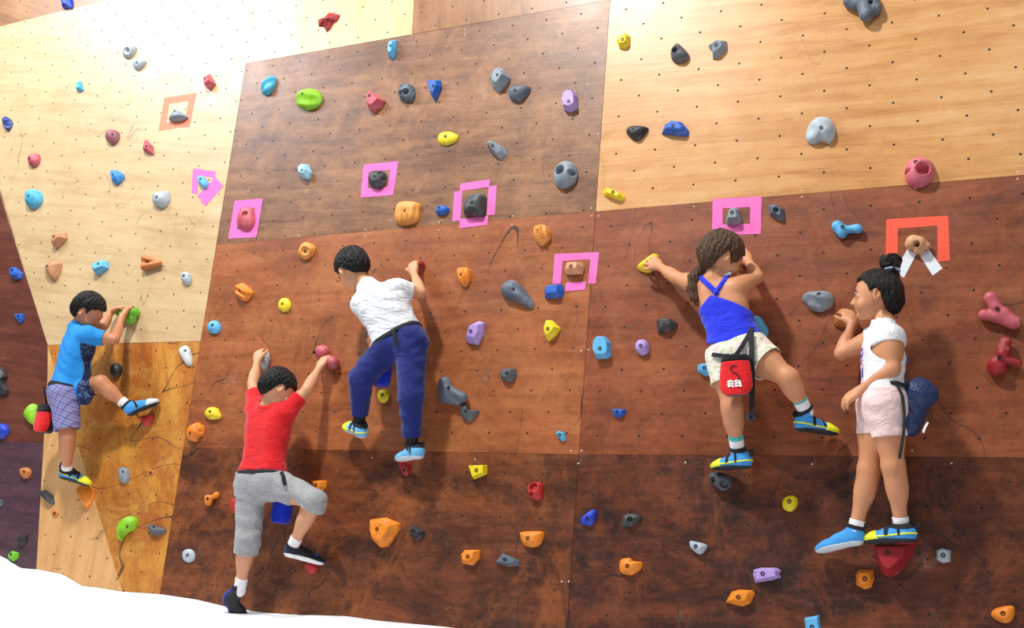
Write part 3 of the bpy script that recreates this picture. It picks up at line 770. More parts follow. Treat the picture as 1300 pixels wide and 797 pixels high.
h('R8', 'light blue hold peeping out behind the girl in white', 'sky', [(508,568),(520,562),(535,568),(535,590),(522,600),(508,598)], (520,583), nobolt=True)
wb = bpy.data.meshes.new('m'); bm = bmesh.new()
_r = [[bm.verts.new((r*math.cos(6.2832*i/24), r*math.sin(6.2832*i/24), z)) for i in range(24)] for r, z in ((.0165, -.012), (.0165, .0015), (.0150, .0030), (.0085, .0030), (.0080, -.004))]
for a, b in zip(_r, _r[1:]):
    for i in range(24): bm.faces.new((a[i], a[(i+1) % 24], b[(i+1) % 24], b[i]))
bm.to_mesh(wb); bm.free()
_th = [o for o in COL.objects if o.get('label', '').startswith('tan knobbly')][0]
_b = [c for c in _th.children][0]
_w = link('washer', wb, plain('washer_cream', '#ead9b8', .5), _th); _w.location = _b.location
# lower sheets -----------------------------------------------------
blob_hold('R9', 'small orange bone-shaped hold on the dark lower panel', 'orange', [(780,312,783,325,14,.018),(783,315,812,298,9,.016),(812,298,814,299,10,.016)], (781,313), k=.008)
h('R9', 'red blocky hold partly behind the boy in red\'s shorts', 'red', [(868,310),(885,308),(898,320),(898,365),(868,368),(864,340)], (888,335), nobolt=True, style='b')
h('R9', 'light grey round hold with a ring on the dark lower panel', 'lgrey', [(682,515),(695,502),(715,502),(728,518),(726,540),(706,552),(686,542)], (703,525), H=.02)
h('R10', 'orange wedge hold beside the boy in red\'s raised knee', 'orange', [(223,243),(278,243),(275,270),(258,287),(240,280),(227,262)], (241,262), style='b')
h('R10', 'yellow four-sided flat hold on the dark lower panel', 'yellow', [(810,187),(878,185),(878,218),(828,240)], (843,207), style='b', flat=.8, extra=[(833,226)])
h('R10', 'dark red hold under the toe of the boy in white', 'crimson', [(550,178),(568,172),(590,178),(590,205),(575,226),(555,210)], (570,204), H=.04)
h('R10', 'large orange shield-shaped hold, biggest on the lower panel', 'orange', [(437,388),(495,380),(550,403),(548,425),(505,490),(475,495),(445,465),(436,425)], (473,427), style='b', flat=.6, H=.055, small=False)
h('R10', 'black chipped block hold beside the large orange shield', 'black', [(590,415),(610,412),(645,435),(640,460),(620,470),(588,450)], (606,432), style='b')
h('R10', 'orange five-sided hold with a small second hole', 'orange', [(780,520),(795,503),(852,503),(850,535),(825,562),(785,555)], (811,530), style='b', extra=[(839,514)])
h('R10', 'dark slate boat-shaped hold beside the five-sided orange one', 'slate', [(908,552),(935,515),(990,538),(1000,548),(1000,562),(960,566)], (950,540), style='b')
h('R10', 'red hold under the boy in red\'s sports shoe', 'red', [(196,560),(215,548),(240,555),(242,580),(215,596)], (226,570), nobolt=True, H=.03)
h('R11', 'red jug hold with two black pockets', 'red', [(90,260),(105,250),(140,255),(143,295),(130,315),(100,312),(88,285)], (103,297), pk=[(108,268,15,.03),(103,294,6,.015)], nobolt=True, H=.04)
h('R11', 'orange half-moon hold under the red jug', 'orange', [(57,447),(65,436),(138,434),(145,455),(130,485),(100,494),(70,482)], (90,461), extra=[(88,477)])
h('R11', 'royal blue leaf hold on the lower mahogany sheet', 'royal', [(287,385),(320,357),(342,355),(343,385),(325,412),(290,408)], (312,388))
h('R11', 'black oval hold next to the royal blue leaf', 'soot', [(440,395),(450,372),(485,367),(515,380),(495,405),(455,420),(440,412)], (472,392), pk=[(472,392,10,.015)], nobolt=True)
h('R11', 'orange bean-shaped hold below the black oval', 'orange', [(430,555),(440,538),(470,534),(482,545),(515,550),(510,575),(475,598),(435,588)], (463,566))
h('R11', 'pale grey bell-shaped hold between the black oval and the lilac bar', 'lgrey', [(693,475),(705,470),(758,485),(750,508),(730,520),(700,500)], (719,492), H=.03)
h('R11', 'orange pointed oval hold beneath the lilac bar', 'orange', [(828,700),(850,660),(880,652),(930,655),(938,670),(920,705),(890,716)], (879,682), style='b')
h('R11', 'lilac tapered bar hold on the lower mahogany sheet', 'lilac', [(930,600),(932,578),(960,570),(1020,570),(1037,582),(1030,592),(1037,607),(1000,617),(940,627)], (970,594), style='b', flat=.7, extra=[(944,590)])
h('R11', 'dark round hold with pockets under the blue-top girl\'s standing foot', 'dgrey', [(765,220),(800,210),(845,225),(850,255),(825,280),(795,270),(770,245)], (810,222), pk=[(783,240,10,.025),(822,256,12,.025),(808,222,6,.015)], nobolt=True, H=.055)
h('R12', 'yellow round hold above the crossing scuff marks', 'yellow', [(67,330),(75,308),(100,300),(123,310),(122,340),(100,360),(72,350)], (95,323), H=.028)
h('R12', 'very large dark red shield hold under the girl in white', 'crimson', [(400,474),(570,472),(556,518),(500,590),(470,605),(440,590),(415,540)], (464,518), H=.11, style='b', flat=.62, peak=(470,530))
h('R12', 'orange egg-shaped hold with a bolt, under the very large red one', 'orange', [(342,595),(355,577),(408,577),(412,615),(400,645),(375,652),(345,635)], (379,613), style='b', flat=.6)
h('R12', 'pale grey square hold beside the very large red one', 'lgrey', [(645,505),(665,497),(700,505),(698,548),(670,553),(645,540)], (671,525), style='b', flat=.7)
h('R12', 'light blue four-sided hold cut by the lower picture edge', 'sky', [(150,758),(205,748),(213,797),(215,812),(155,818)], (180,793), style='b', flat=.75)
h('R12', 'orange lemon-shaped hold in the lower corner', 'orange', [(850,742),(870,722),(930,713),(940,740),(925,772),(895,777),(860,760)], (896,744), extra=[(918,728)])

# ------------------------------------------------------------------ tape marking the start holds
def tape_mat(name, col):
    t = NT(name); o = t.obj()
    f = t.noise(t.map(o, scale=(1, 1, 1)), 60, 3)
    c = lin(col)
    t.lk(t.ramp(f, [(.3, tuple(x*.9 for x in c[:3])+(1,)), (.7, c)]), t.b.inputs['Base Color'])
    t.b.inputs['Roughness'].default_value = .65
    t.bump(f, .2, .001)
    return t.m
pinkT = tape_mat('tape_pink', '#f76fc0'); orT = tape_mat('tape_coral', '#f98a68'); redT = tape_mat('tape_orange_red', '#f8583a'); whT = tape_mat('tape_white', '#e9eef6')
def marker(label, m, strips, group='tape marks around start holds', name='tape_marker'):
    pts = [P(x, y)[:2] for s in strips for x, y in s]
    c = sum(pts)/len(pts)
    if len(strips) > 1:
        root = empty(name, frame_at((c[0], c[1], .0)))
    for k, s in enumerate(strips):
        q4 = [P(x, y)[:2]-c for x, y in s]
        A = sum(q4[i][0]*q4[(i+1) % 4][1]-q4[(i+1) % 4][0]*q4[i][1] for i in range(4))
        if A < 0: q4 = q4[::-1]
        z0 = .0004+.0003*k; z1 = z0+.0003
        nseg = 6
        vs_ = []; fs = []
        # strip with slightly uneven edges
        a, b, c2, d = q4
        top = []
        for j in range(nseg+1):
            t = j/nseg
            for e0, e1 in ((a, b), (d, c2)):
                p = e0+(e1-e0)*t
                top.append((p[0]+random.uniform(-.0006, .0006), p[1]+random.uniform(-.0006, .0006)))
        vs_ = [(x, y, z1) for x, y in top]+[(x, y, z0) for x, y in top]
        n = len(top)
        for j in range(nseg):
            i = 2*j
            fs.append((i, i+2, i+3, i+1)); fs.append((n+i, n+i+1, n+i+3, n+i+2))
            fs.append((i, n+i, n+i+2, i+2)); fs.append((i+1, i+3, n+i+3, n+i+1))
        fs.append((0, 1, n+1, n)); fs.append((2*nseg, n+2*nseg, n+2*nseg+1, 2*nseg+1))
        me = mesh_from(vs_, fs, False)
        if len(strips) > 1: link('tape_strip', me, m, root)
        else:
            root = link(name, me, m, mw=frame_at((c[0], c[1], 0)))
    tag(root, label, 'tape', group)
def zs(reg, l): return [px(reg, p) for p in l]
marker('coral tape square around the grey half-moon hold on the pale panel', orT,
       [zs('R1', [(616,366),(736,348),(730,375),(611,392)]), zs('R1', [(600,463),(712,447),(706,473),(594,489)]), zs('R1', [(616,366),(638,364),(618,487),(595,489)]), zs('R1', [(712,352),(736,349),(709,474),(688,476)])])
marker('pink tape arrow around the slanted light blue hold', pinkT,
       [zs('R1', [(724,630),(808,643),(806,666),(722,656)]), zs('R1', [(722,640),(744,640),(740,727),(718,722)]), zs('R1', [(740,735),(806,662),(822,680),(756,752)]), zs('R1', [(752,756),(820,680),(836,696),(770,773)])])
marker('pink tape square on the seam around the pinkish knob hold', pinkT,
       [[(298,255),(334,252),(331,263),(296,266)], [(292,292),(327,289),(325,301),(290,303)], [(298,255),(307,254),(299,302),(290,303)], [(326,253),(334,252),(326,300),(318,301)]])
marker('pink tape square around the black crusty round hold', pinkT,
       [zs('R2', [(418,617),(549,604),(544,634),(416,645)]), zs('R2', [(410,708),(532,698),(528,730),(407,740)]), zs('R2', [(418,617),(441,615),(431,737),(407,740)]), zs('R2', [(523,607),(549,604),(529,730),(505,733)])])
marker('broken pink tape square around the chalky black stone hold', pinkT,
       [zs('R2', [(780,688),(892,672),(888,700),(780,716)]), zs('R2', [(758,718),(788,715),(780,826),(750,829)]), zs('R2', [(886,698),(917,694),(910,804),(880,807)]), zs('R2', [(780,820),(886,808),(882,842),(777,856)])])
marker('pink tape frame open at the corner around the tan brick hold', pinkT,
       [zs('R7', [(190,184),(356,177),(352,202),(188,212)]), zs('R7', [(190,184),(222,182),(212,294),(181,297)]), zs('R7', [(326,178),(356,177),(344,294),(314,296)]), zs('R7', [(233,292),(308,287),(304,318),(229,324)])])
marker('closed bright pink tape square above the girl in the blue top', pinkT,
       [[(905,252.5),(967,249.5),(967,262),(904.5,265)], [(904,285),(967,283.5),(966,297),(904,298.5)], [(905,252.5),(918,252),(917,298),(904,298.5)], [(953,250),(967,249.5),(966,297),(952,297.5)]])
marker('orange-red tape gate above the girl in white', redT,
       [zs('R8', [(458,54),(688,40),(694,74),(460,92)]), zs('R8', [(458,60),(502,58),(500,210),(456,210)]), zs('R8', [(649,50),(690,44),(697,208),(650,214)])])
marker('white tape tail slanting down towards the girl\'s hair bun', whT, [zs('R8', [(537,165),(571,185),(524,272),(487,253)])], 'white tape tails below the tan knobbly hold', 'tape_tail')
marker('white tape tail slanting down away from the girl\'s hair bun', whT, [zs('R8', [(582,188),(617,166),(668,238),(632,265)])], 'white tape tails below the tan knobbly hold', 'tape_tail')
REG['Z'] = (0, 0, 1)
h('Z', 'pinkish knob hold with a hollow inside the pink square on the seam', 'rose', [(302,272),(307,264),(315,262),(321,268),(322,282),(316,291),(305,290),(300,283)], (309,273), pk=[(311,272,3.2,.015)], nobolt=True, H=.04)
# ------------------------------------------------------------------ children on the wall
def nrm(v): v = np.array(v, float); return v/(np.linalg.norm(v)+1e-12)
def lerp(a, b, t): return np.array(a)*(1-t)+np.array(b)*t

def skin_mat(name, base):
    t = NT(name)
    o = t.obj()
    at = t.add('ShaderNodeAttribute', attribute_name='tone')
    f = t.noise(o, 18, 3)
    c = lin(base)
    col = t.ramp(f, [(.3, tuple(x*.93 for x in c[:3])+(1,)), (.7, c)])
    col = t.mix(1.0, col, at.outputs['Color'], 'MULTIPLY')
    t.lk(col, t.b.inputs['Base Color'])
    t.b.inputs['Roughness'].default_value = .52
    t.b.inputs['Subsurface Weight'].default_value = .12
    t.b.inputs['Subsurface Radius'].default_value = (.02, .008, .004)
    return t.m

def hair_mat(name, dark, light):
    t = NT(name); o = t.obj()
    n = t.noise(t.map(o, scale=(1, .30, 1)), 210, 4, .7, 1.2)
    t.lk(t.ramp(n, [(.35, dark), (.7, light)]), t.b.inputs['Base Color'])
    t.b.inputs['Roughness'].default_value = .38; t.b.inputs['Specular IOR Level'].default_value = .35
    t.bump(n, 1.0, .005)
    return t.m

def cloth_mat(name, col, wr=14, amt=.6, fine=400, vary=.06, rough=.85, sheen=.2):
    if name in _mc: return _mc[name]
    t = NT(name); o = t.obj(); c = lin(col)
    n = t.noise(t.map(o, scale=(1, 1.6, 1)), wr, 4, .55, .8)
    t.lk(t.ramp(n, [(.3, tuple(x*(1-vary) for x in c[:3])+(1,)), (.7, tuple(min(1, x*(1+vary)) for x in c[:3])+(1,))]), t.b.inputs['Base Color'])
    t.b.inputs['Roughness'].default_value = rough; t.b.inputs['Sheen Weight'].default_value = sheen
    t.b.inputs['Specular IOR Level'].default_value = .25
    t.bump(t.math('ADD', n, t.math('MULTIPLY', t.noise(o, fine, 2), .04)), amt, .02)
    _mc[name] = t.m
    return t.m

def wrinkle(amp, fr=34, seed=0, dirv=(0.3, 1, 0)):
    d = nrm(dirv)
    def fn(X, Y, Z):
        s = X*d[0]+Y*d[1]+Z*d[2]
        w = .020*np.sin(X*21+seed)+.018*np.sin(Z*25+Y*9+seed*2)
        return amp*(np.sin((s+w)*fr*3.0+seed)*.6+np.sin((s*.6-w*1.4+X*.3)*fr*5.1+seed*3)*.4)*(.6+.4*np.sin(X*17+Y*13+seed))
    return fn

class Kid:
    """All joints live in the wall frame; J maps a joint name to (pixel x, pixel y, metres off the wall)."""
    def __init__(s, J, head, skin, label, org):
        s.J = {k: P(*v) for k, v in J.items()}
        s.skin = skin; s.label = label
        s.org = P(*org)
        s.hd = head
        f = nrm(head['fwd']); u = np.array(head['up'], float); u = nrm(u-f*(u@f)); sd = np.cross(f, u)   # sd: the child's right
        s.hf, s.hu, s.hs = f, u, sd
        s.hc = s.J['head']; s.k = head.get('k', 1.0)
        pts = np.array(list(s.J.values()))
        s.lo = pts.min(0)-.13; s.hi = pts.max(0)+.13
        s.lo[2] = max(s.lo[2], -.005)
    def H(s, x, y, z):
        """head frame: forward, right, up (metres)"""
        return s.hc+(s.hf*x+s.hs*y+s.hu*z)*s.k
    def loc(s, V): return V-s.org
    # ---- shared shapes
    def torso(s, f, off=0.0, k=.03, w=1.0, top=1.0, low=1.0, d=1.0):
        J = s.J
        hipc = (J['hipL']+J['hipR'])/2; shc = (J['shL']+J['shR'])/2
        up = nrm(shc-hipc); L = np.linalg.norm(shc-hipc)
        ha = nrm((J['hipR']-J['hipL'])); sa = nrm((J['shR']-J['shL']))
        # (t, half width of the axis, radius)
        prof = s.prof
        for (t, hw, r) in prof:
            c = lerp(hipc, shc, t); a = nrm(lerp(ha, sa, min(1, max(0, t))))
            bend = s.bend*math.sin(math.pi*min(1, max(0, t)))
            c = c+bend
            f.cap(c-a*hw*w, c+a*hw*w, r*d+off, k=k)
        return hipc, shc, up
    prof = [(-.06, .052, .062), (.08, .056, .064), (.28, .046, .058), (.48, .044, .058), (.68, .052, .062), (.86, .058, .058), (.98, .062, .043)]
    bend = np.zeros(3)
    def limb(s, f, a, b, ra, rb, bulge=0, bt=.35, off=0, k=.012, bdir=None):
        a = np.array(a); b = np.array(b)
        f.cap(a, b, ra+off, rb+off, k=k)
        if bulge:
            m = lerp(a, b, bt)+(np.array(bdir)*bulge*.6 if bdir is not None else 0)
            ax = nrm(b-a); r = lerp([ra], [rb], bt)[0]+bulge*.55+off
            t1 = nrm(np.cross(ax, [0.3, .2, 1])); t2 = np.cross(ax, t1)
            f.ell(m, (np.linalg.norm(b-a)*.34, r, r), [ax, t1, t2], k=k*1.5)
    def hand(s, f, wrist, tip, palm_n, side=1, curl=.5, k=.005, spread=1.0, thumb=.6, fl=1.0):
        """wrist -> tip is the hand's reach; palm_n faces what is held; side=+1: thumb on the +cross side"""
        d = nrm(tip-wrist); n = np.array(palm_n, float); n = nrm(n-d*(n@d)); sd = np.cross(d, n)*side
        L = .062
        pc = wrist+d*(L*.55)
        f.ell(pc, (L*.62, .029, .013), [d, sd, n], k=.010, boxy=True)
        f.cap(wrist, wrist+d*.02, .0165, .018, k=.01)
        # heel of the thumb
        f.ell(wrist+d*.022+sd*.019+n*.005, (.024, .012, .011), [nrm(d+.4*sd), np.cross(n, nrm(d+.4*sd)), n], k=.008)
        lens = [.042, .047, .044, .035]
        for i in range(4):
            o = (1.5-i)*.0148*spread
            dd = nrm(d+sd*(1.5-i)*.10*spread)
            p = wrist+d*(L*1.02-(.004 if i in (0, 3) else 0)-(.004 if i == 3 else 0))+sd*o
            a = 0
            segs = [.45, .31, .24]; cs = [curl*.75, curl*1.0, curl*.8]
            for q in range(3):
                a += cs[q]
                v = dd*math.cos(a)+n*math.sin(a)
                p2 = p+v*lens[i]*fl*segs[q]
                f.cap(p, p2, .0071-.0006*q, .0068-.0008*q, k=.0025)
                p = p2
        # thumb leaves the side of the palm
        p = wrist+d*.026+sd*.025+n*.004
        v1 = nrm(sd*.75+d*.75+n*.25*thumb); p2 = p+v1*.026; v2 = nrm(sd*.25+d*1.0+n*.6*thumb); p3 = p2+v2*.022
        f.cap(p, p2, .0088, .0078, k=.004); f.cap(p2, p3, .0078, .0066, k=.002)
        return pc
    def head_shape(s, f):
        H = s.H; k_ = s.k; A = [s.hf, s.hs, s.hu]
        f.ell(H(-.008, 0, .022), np.array([.084, .070, .078])*k_, A, k=.0)
        f.ell(H(.028, 0, -.022), np.array([.054, .056, .062])*k_, A, k=.018)          # face
        f.ell(H(.034, 0, -.055), np.array([.038, .036, .033])*k_, A, k=.018)          # jaw
        f.ell(H(.062, 0, -.078), np.array([.015, .016, .012])*k_, A, k=.012)          # chin
        for y in (-1, 1):
            f.ell(H(.050, y*.032, -.040), np.array([.024, .022, .024])*k_, A, k=.012)   # cheek
            f.ell(H(.077, y*.0285, -.003), np.array([.013, .016, .0095])*k_, A, k=.007, op='s')   # eye socket
            f.ell(H(.0665, y*.0285, -.004), np.array([.0125, .0155, .0105])*k_, A, k=.004)          # lids
        f.cap(H(.074, -.03, .014), H(.074, .03, .014), .006*k_, k=.012)               # brow
        f.cap(H(.077, 0, .004), H(.0915, 0, -.023), .0045*k_, .0072*k_, k=.007)       # nose bridge
        f.cap(H(.082, -.008, -.027), H(.082, .008, -.027), .0062*k_, k=.005)          # wings
        f.cap(H(.0755, -.010, -.0455), H(.0755, .010, -.0455), .0058*k_, k=.004)      # lips
        f.cap(H(.0735, -.008, -.0545), H(.0735, .008, -.0545), .0060*k_, k=.004)
        f.cap(H(.083, -.014, -.0502), H(.083, .014, -.0502), .0014*k_, k=.002, op='s')
        for y in (-1, 1):                                                             # ears
            e = H(-.004, y*.071, -.008)
            ax = nrm(s.hu*1.0-s.hf*.25); no = nrm(s.hs*y+s.hf*-.35); ay = np.cross(ax, no)
            f.ell(e, np.array([.0275, .0165, .0085])*k_, [ax, ay, no], k=.004)
            f.ell(e+no*.008*k_+ax*.002, np.array([.018, .0095, .0075])*k_, [ax, ay, no], k=.003, op='s')
            f.ell(e-ax*.020*k_, np.array([.008, .008, .006])*k_, [ax, ay, no], k=.004)
    def build_body(s, arms, legs, neckr=.034, h=.0032, tints=()):
        f = Field(s.lo, s.hi, h); J = s.J
        hipc, shc, up = s.torso(f)
        # buttocks / shoulders
        for q in ('L', 'R'):
            f.ell(J['sh'+q], (.044, .040, .042), k=.03)
        f.cap(shc+up*.0, J['neck'], .050, .040, k=.035)
        f.cap(J['neck'], lerp(J['neck'], s.H(-.02, 0, -.03), 1), neckr, neckr*.95, k=.02)
        s.head_field_join = True
        s.head_shape_f(f)
        for q in ('L', 'R'):
            if q in arms:
                a = arms[q]
                s.limb(f, J['sh'+q], J['el'+q], .036, .0265, .004, .35, k=.022)
                s.limb(f, J['el'+q], J['wr'+q], .0265, .0175, .0045, .3, k=.012)
                s.hand(f, J['wr'+q], J['ha'+q], **a)
            s.limb(f, J['hip'+q], J['kn'+q], .062, .041, .006, .35, k=.028)
            f.ell(J['kn'+q], (.041, .041, .041), k=.015)
            back = legs[q]
            s.limb(f, J['kn'+q], J['an'+q], .038, .0245, .010, .32, k=.016, bdir=back)
        V, Q = f.mesh(2)
        me = np_mesh(s.loc(V), Q)
        col = np.ones((len(V), 4), np.float32)
        for (p, r, c, soft) in tints:
            d = np.linalg.norm(V-np.array(p), axis=1)
            w = np.clip((r-d)/(soft*r)+.0, 0, 1)[:, None]
            col[:, :3] = col[:, :3]*(1-w)+np.array(c)*w
        at = me.color_attributes.new('tone', 'FLOAT_COLOR', 'POINT'); at.data.foreach_set('color', col.ravel())
        s.o = link('person', me, s.skin, mw=frame_at(s.org))
        tag(s.o, s.label, 'person', 'children climbing the wall')
        return s.o
    def head_shape_f(s, f):
        g = Field(s.hc-.14, s.hc+.14, f.h)
        # same lattice as the body so the two fields can be joined exactly
        i0 = np.round((g.lo-f.lo)/f.h).astype(int); g.lo = f.lo+i0*f.h
        n = g.F.shape; g.ax = [g.lo[i]+f.h*np.arange(n[i]) for i in range(3)]
        s.head_shape(g)
        a = np.maximum(i0, 0); b = np.minimum(i0+np.array(n), f.F.shape)
        w = tuple(slice(a[i], b[i]) for i in range(3)); wg = tuple(slice(a[i]-i0[i], b[i]-i0[i]) for i in range(3))
        f.put(w, g.F[wg], .014, 'u')
    def part(s, name, f, mats, parent=None, relax=1):
        V, Q = f.mesh(relax)
        return link(name, np_mesh(s.loc(V), Q), mats, parent or s.o)
    def field(s, pts, pad=.12, h=.004):
        pts = np.array(pts); return Field(pts.min(0)-pad, pts.max(0)+pad, h)
    # ---- clothes
    def sleeve_cut(s, f, q, t, off=.02):
        J = s.J; a = J['sh'+q]; b = J['el'+q]; c = lerp(a, b, t); n = nrm(b-a)
        # cut only around the arm
        w, g = f.win(c-.10, c+.10)
        d = np.maximum(-((g[0]-c[0])*n[0]+(g[1]-c[1])*n[1]+(g[2]-c[2])*n[2]),
                       np.sqrt((g[0]-c[0])**2+(g[1]-c[1])**2+(g[2]-c[2])**2)-.075)
        f.put(w, d, 0, 's')
        # hollow mouth of the sleeve
        f.cap(c-n*.02, c+n*.05, .030, .032, op='s', k=.003)
    def shirt(s, mat, sl=(.75, .75), hem=-.02, off=.012, k=.035, wr=.0022, seed=1, neck=.045, name='t_shirt', loose=1.0, hem_n=None, sleeve_r=.043, rest=None):
        J = s.J
        f = s.field([J['hipL'], J['hipR'], J['shL'], J['shR'], J['elL'], J['elR']], .11)
        hipc, shc, up = s.torso(f, off, k, w=1.0*loose, d=loose)
        for q in ('L', 'R'): f.ell(J['sh'+q], np.array((.044, .040, .042))+off, k=.03)
        f.cap(shc, J['neck'], .050+off, .038+off, k=.03)
        for q, t in zip(('L', 'R'), sl):
            if t > 0: f.cap(J['sh'+q], lerp(J['sh'+q], J['el'+q], min(1, t+.1)), .040+off*.5, sleeve_r, k=.02)
        f.add(wrinkle(wr, seed=seed, dirv=(.5, 1, .2)))
        hp = lerp(hipc, shc, hem)
        f.plane(hp, -(np.array(hem_n) if hem_n is not None else up), k=.006)
        if rest: rest(f)
        ht = s.hu*.35+nrm(J['neck']-shc)
        f.cap(J['neck']+nrm(ht)*(.012), J['neck']+nrm(ht)*.10, neck, neck*1.2, k=.006, op='s')
        for q, t in zip(('L', 'R'), sl):
            if t > 0: s.sleeve_cut(f, q, t)
            elif t < 0:       # sleeveless
                a = J['sh'+q]; b = J['el'+q]; c = lerp(a, b, .12); n = nrm(b-a)
                f.cap(c+n*.012, c+n*.16, .045, .05, k=.006, op='s')
        return s.part(name, f, mat)
    def legwear(s, mat, ends=(.6, .6), off=.012, hemr=(.062, .062), top=.1, name='shorts', k=.03, wr=.003, seed=2, cuff=True, hollow=.045, both=None, shin=None):
        """ends: how far down the thigh (0..1) or, above 1, down the shin (1..2)"""
        J = s.J
        f = s.field([J['hipL'], J['hipR'], J['knL'], J['knR'], J['anL'], J['anR']], .12)
        hipc = (J['hipL']+J['hipR'])/2; shc = (J['shL']+J['shR'])/2; up = nrm(shc-hipc)
        s.torso(f, off, k)
        L = np.linalg.norm(shc-hipc)
        f.plane(lerp(hipc, shc, top+.05), up)
        for q, e, hr in zip(('L', 'R'), ends, hemr):
            a, b, c = J['hip'+q], J['kn'+q], J['an'+q]
            if e <= 1:
                m = lerp(a, b, e)
                f.cap(a, m+nrm(b-a)*.03, .064+off, hr, k=k)
            else:
                f.cap(a, b, .064+off, (.048+off*.8), k=k)
                m = lerp(b, c, e-1)
                f.cap(b, m+nrm(c-b)*.02, .048+off*.8, hr, k=.02)
        f.add(wrinkle(wr, seed=seed, dirv=(.2, 1, .3), fr=26))
        f.plane(lerp(hipc, shc, top), up, k=.006)
        for q, e, hr in zip(('L', 'R'), ends, hemr):
            a, b, c = J['hip'+q], J['kn'+q], J['an'+q]
            if e <= 1: m = lerp(a, b, e); n = nrm(b-a)
            else: m = lerp(b, c, e-1); n = nrm(c-b)
            R = hr+.045
            w, g = f.win(m-R-.03, m+n*.06+R+.03)
            al = (g[0]-m[0])*n[0]+(g[1]-m[1])*n[1]+(g[2]-m[2])*n[2]
            rad = np.sqrt(np.maximum((g[0]-m[0])**2+(g[1]-m[1])**2+(g[2]-m[2])**2-al**2, 0))
            d = np.maximum(-al, rad-R)
            f.put(w, np.maximum(d, al-.10), 0, 's')
            if cuff: f.cap(m-n*(.03 if e <= 1 or e > 1.4 else -.032), m+n*(.04 if e <= 1 or e > 1.4 else .08), hr-.008, hr-.005, op='s', k=.003)
        return s.part(name, f, mat)
    def belt(s, mat, t=.12, off=.018, wid=.011, name='belt', tilt=None, parent=None):
        J = s.J
        hipc = (J['hipL']+J['hipR'])/2; shc = (J['shL']+J['shR'])/2; up = nrm(shc-hipc) if tilt is None else nrm(tilt)
        f = s.field([J['hipL'], J['hipR'], lerp(hipc, shc, .3)], .13, .003)
        s.torso(f, off, .03)
        g = f.copy(); g.F = g.F+.006
        c = lerp(hipc, shc, t)
        f.clip(lambda X, Y, Z: np.abs((X-c[0])*up[0]+(Y-c[1])*up[1]+(Z-c[2])*up[2])-wid, k=.003)
        f.F = np.maximum(f.F, -g.F)
        return s.part(name, f, mat, parent)
    def sock(s, q, mat, h=.045, name='sock', band=None):
        J = s.J; a = J['an'+q]; u = nrm(J['kn'+q]-a)
        f = s.field([a, a+u*h], .07, .003)
        f.cap(a-u*.02, a+u*h, .0285, .030, k=.0)
        f.add(lambda X, Y, Z: .0012*np.sin((X*u[0]+Y*u[1]+Z*u[2])*600))
        f.plane(a+u*h*.9, u)
        o = s.part(name, f, mat)
        if band:
            f = s.field([a, a+u*h], .07, .003)
            f.cap(a+u*h*.55, a+u*(h+.02), .0300, .0315)
            f.plane(a+u*(h*1.02), u); f.plane(a+u*h*.62, -u)
            s.part('sock_band', f, band, o)
        return o
    def shoe(s, q, heel, toe, upv, mats, kind='climb', L=None, side=None, straps=3, w=1.0):
        """mats: upper, sole, toe patch, strap, (trim)"""
        heel = P(*heel); toe = P(*toe); a = s.J['an'+q]
        d = nrm(toe-heel); u = np.array(upv, float) if upv is not None else a-heel
        u = nrm(u-d*(u@d)); sd = np.cross(d, u)
        Lf = np.linalg.norm(toe-heel)
        if L: toe = heel+d*L; Lf = L
        A = [d, sd, u]
        def pt(x, y, z): return heel+d*x*Lf+sd*y+u*z
        def base(off=0.0, h=.0026):
            f = s.field([heel, toe, a], .065, h)
            f.ell(pt(.14, 0, .014), (.036+off, .031*w+off, .036+off), A)
            f.cap(pt(.2, 0, .010), pt(.78, .004, .002), .028*w+off, .023*w+off, k=.018)
            f.ell(pt(.72, .002, -.001), (.052+off, .037*w+off, .021+off), A, k=.015)
            f.ell(pt(.88, .006, -.004), (.032+off, .027*w+off, .0155+off), A, k=.012)
            f.cap(pt(.28, 0, .02), pt(.50, 0, .012), .025*w+off, .025*w+off, k=.02)
            f.cap(pt(.17, 0, .012), a+nrm(a-heel)*.002, .029+off, .030+off, k=.015)
            f.clip(lambda X, Y, Z: -((X-heel[0])*u[0]+(Y-heel[1])*u[1]+(Z-heel[2])*u[2])-.022, k=.004)
            return f
        f = base()
        lx = lambda X, Y, Z: ((X-heel[0])*d[0]+(Y-heel[1])*d[1]+(Z-heel[2])*d[2])/Lf
        ly = lambda X, Y, Z: ((X-heel[0])*sd[0]+(Y-heel[1])*sd[1]+(Z-heel[2])*sd[2])
        lz = lambda X, Y, Z: ((X-heel[0])*u[0]+(Y-heel[1])*u[1]+(Z-heel[2])*u[2])
        knu = nrm(s.J['kn'+q]-a)
        f.cap(a+knu*.0, a+knu*.08, .026, .028, op='s', k=.003)        # foot opening
        f.plane(a+knu*.002, knu)
        up_o = s.part('climbing_shoe' if kind == 'climb' else 'sports_shoe', f, mats[0])
        g = base(.0022)
        g.clip(lambda X, Y, Z: lz(X, Y, Z)+(.010 if kind == 'climb' else .006)-.006*np.sin(lx(X, Y, Z)*3.1), k=.002)
        s.part('sole', g, mats[1], up_o)
        if mats[2] is not None:
            g = base(.0017)
            g.clip(lambda X, Y, Z: .66-lx(X, Y, Z)+lz(X, Y, Z)*2.5, k=.0)
            s.part('toe_cap', g, mats[2], up_o)
        g0 = base(.0032)
        for i in range(straps):
            c = .30+i*.13
            g = g0.copy()
            sl = (1 if i % 2 else -1)*2.2
            g.clip(lambda X, Y, Z: np.abs((lx(X, Y, Z)-c)*Lf+ly(X, Y, Z)*.35*(1 if i % 2 else -1))-.0055)
            g.clip(lambda X, Y, Z: .004-lz(X, Y, Z))
            g.plane(a-knu*.006, knu)
            s.part('strap', g, mats[3], up_o)
        g = g0.copy()
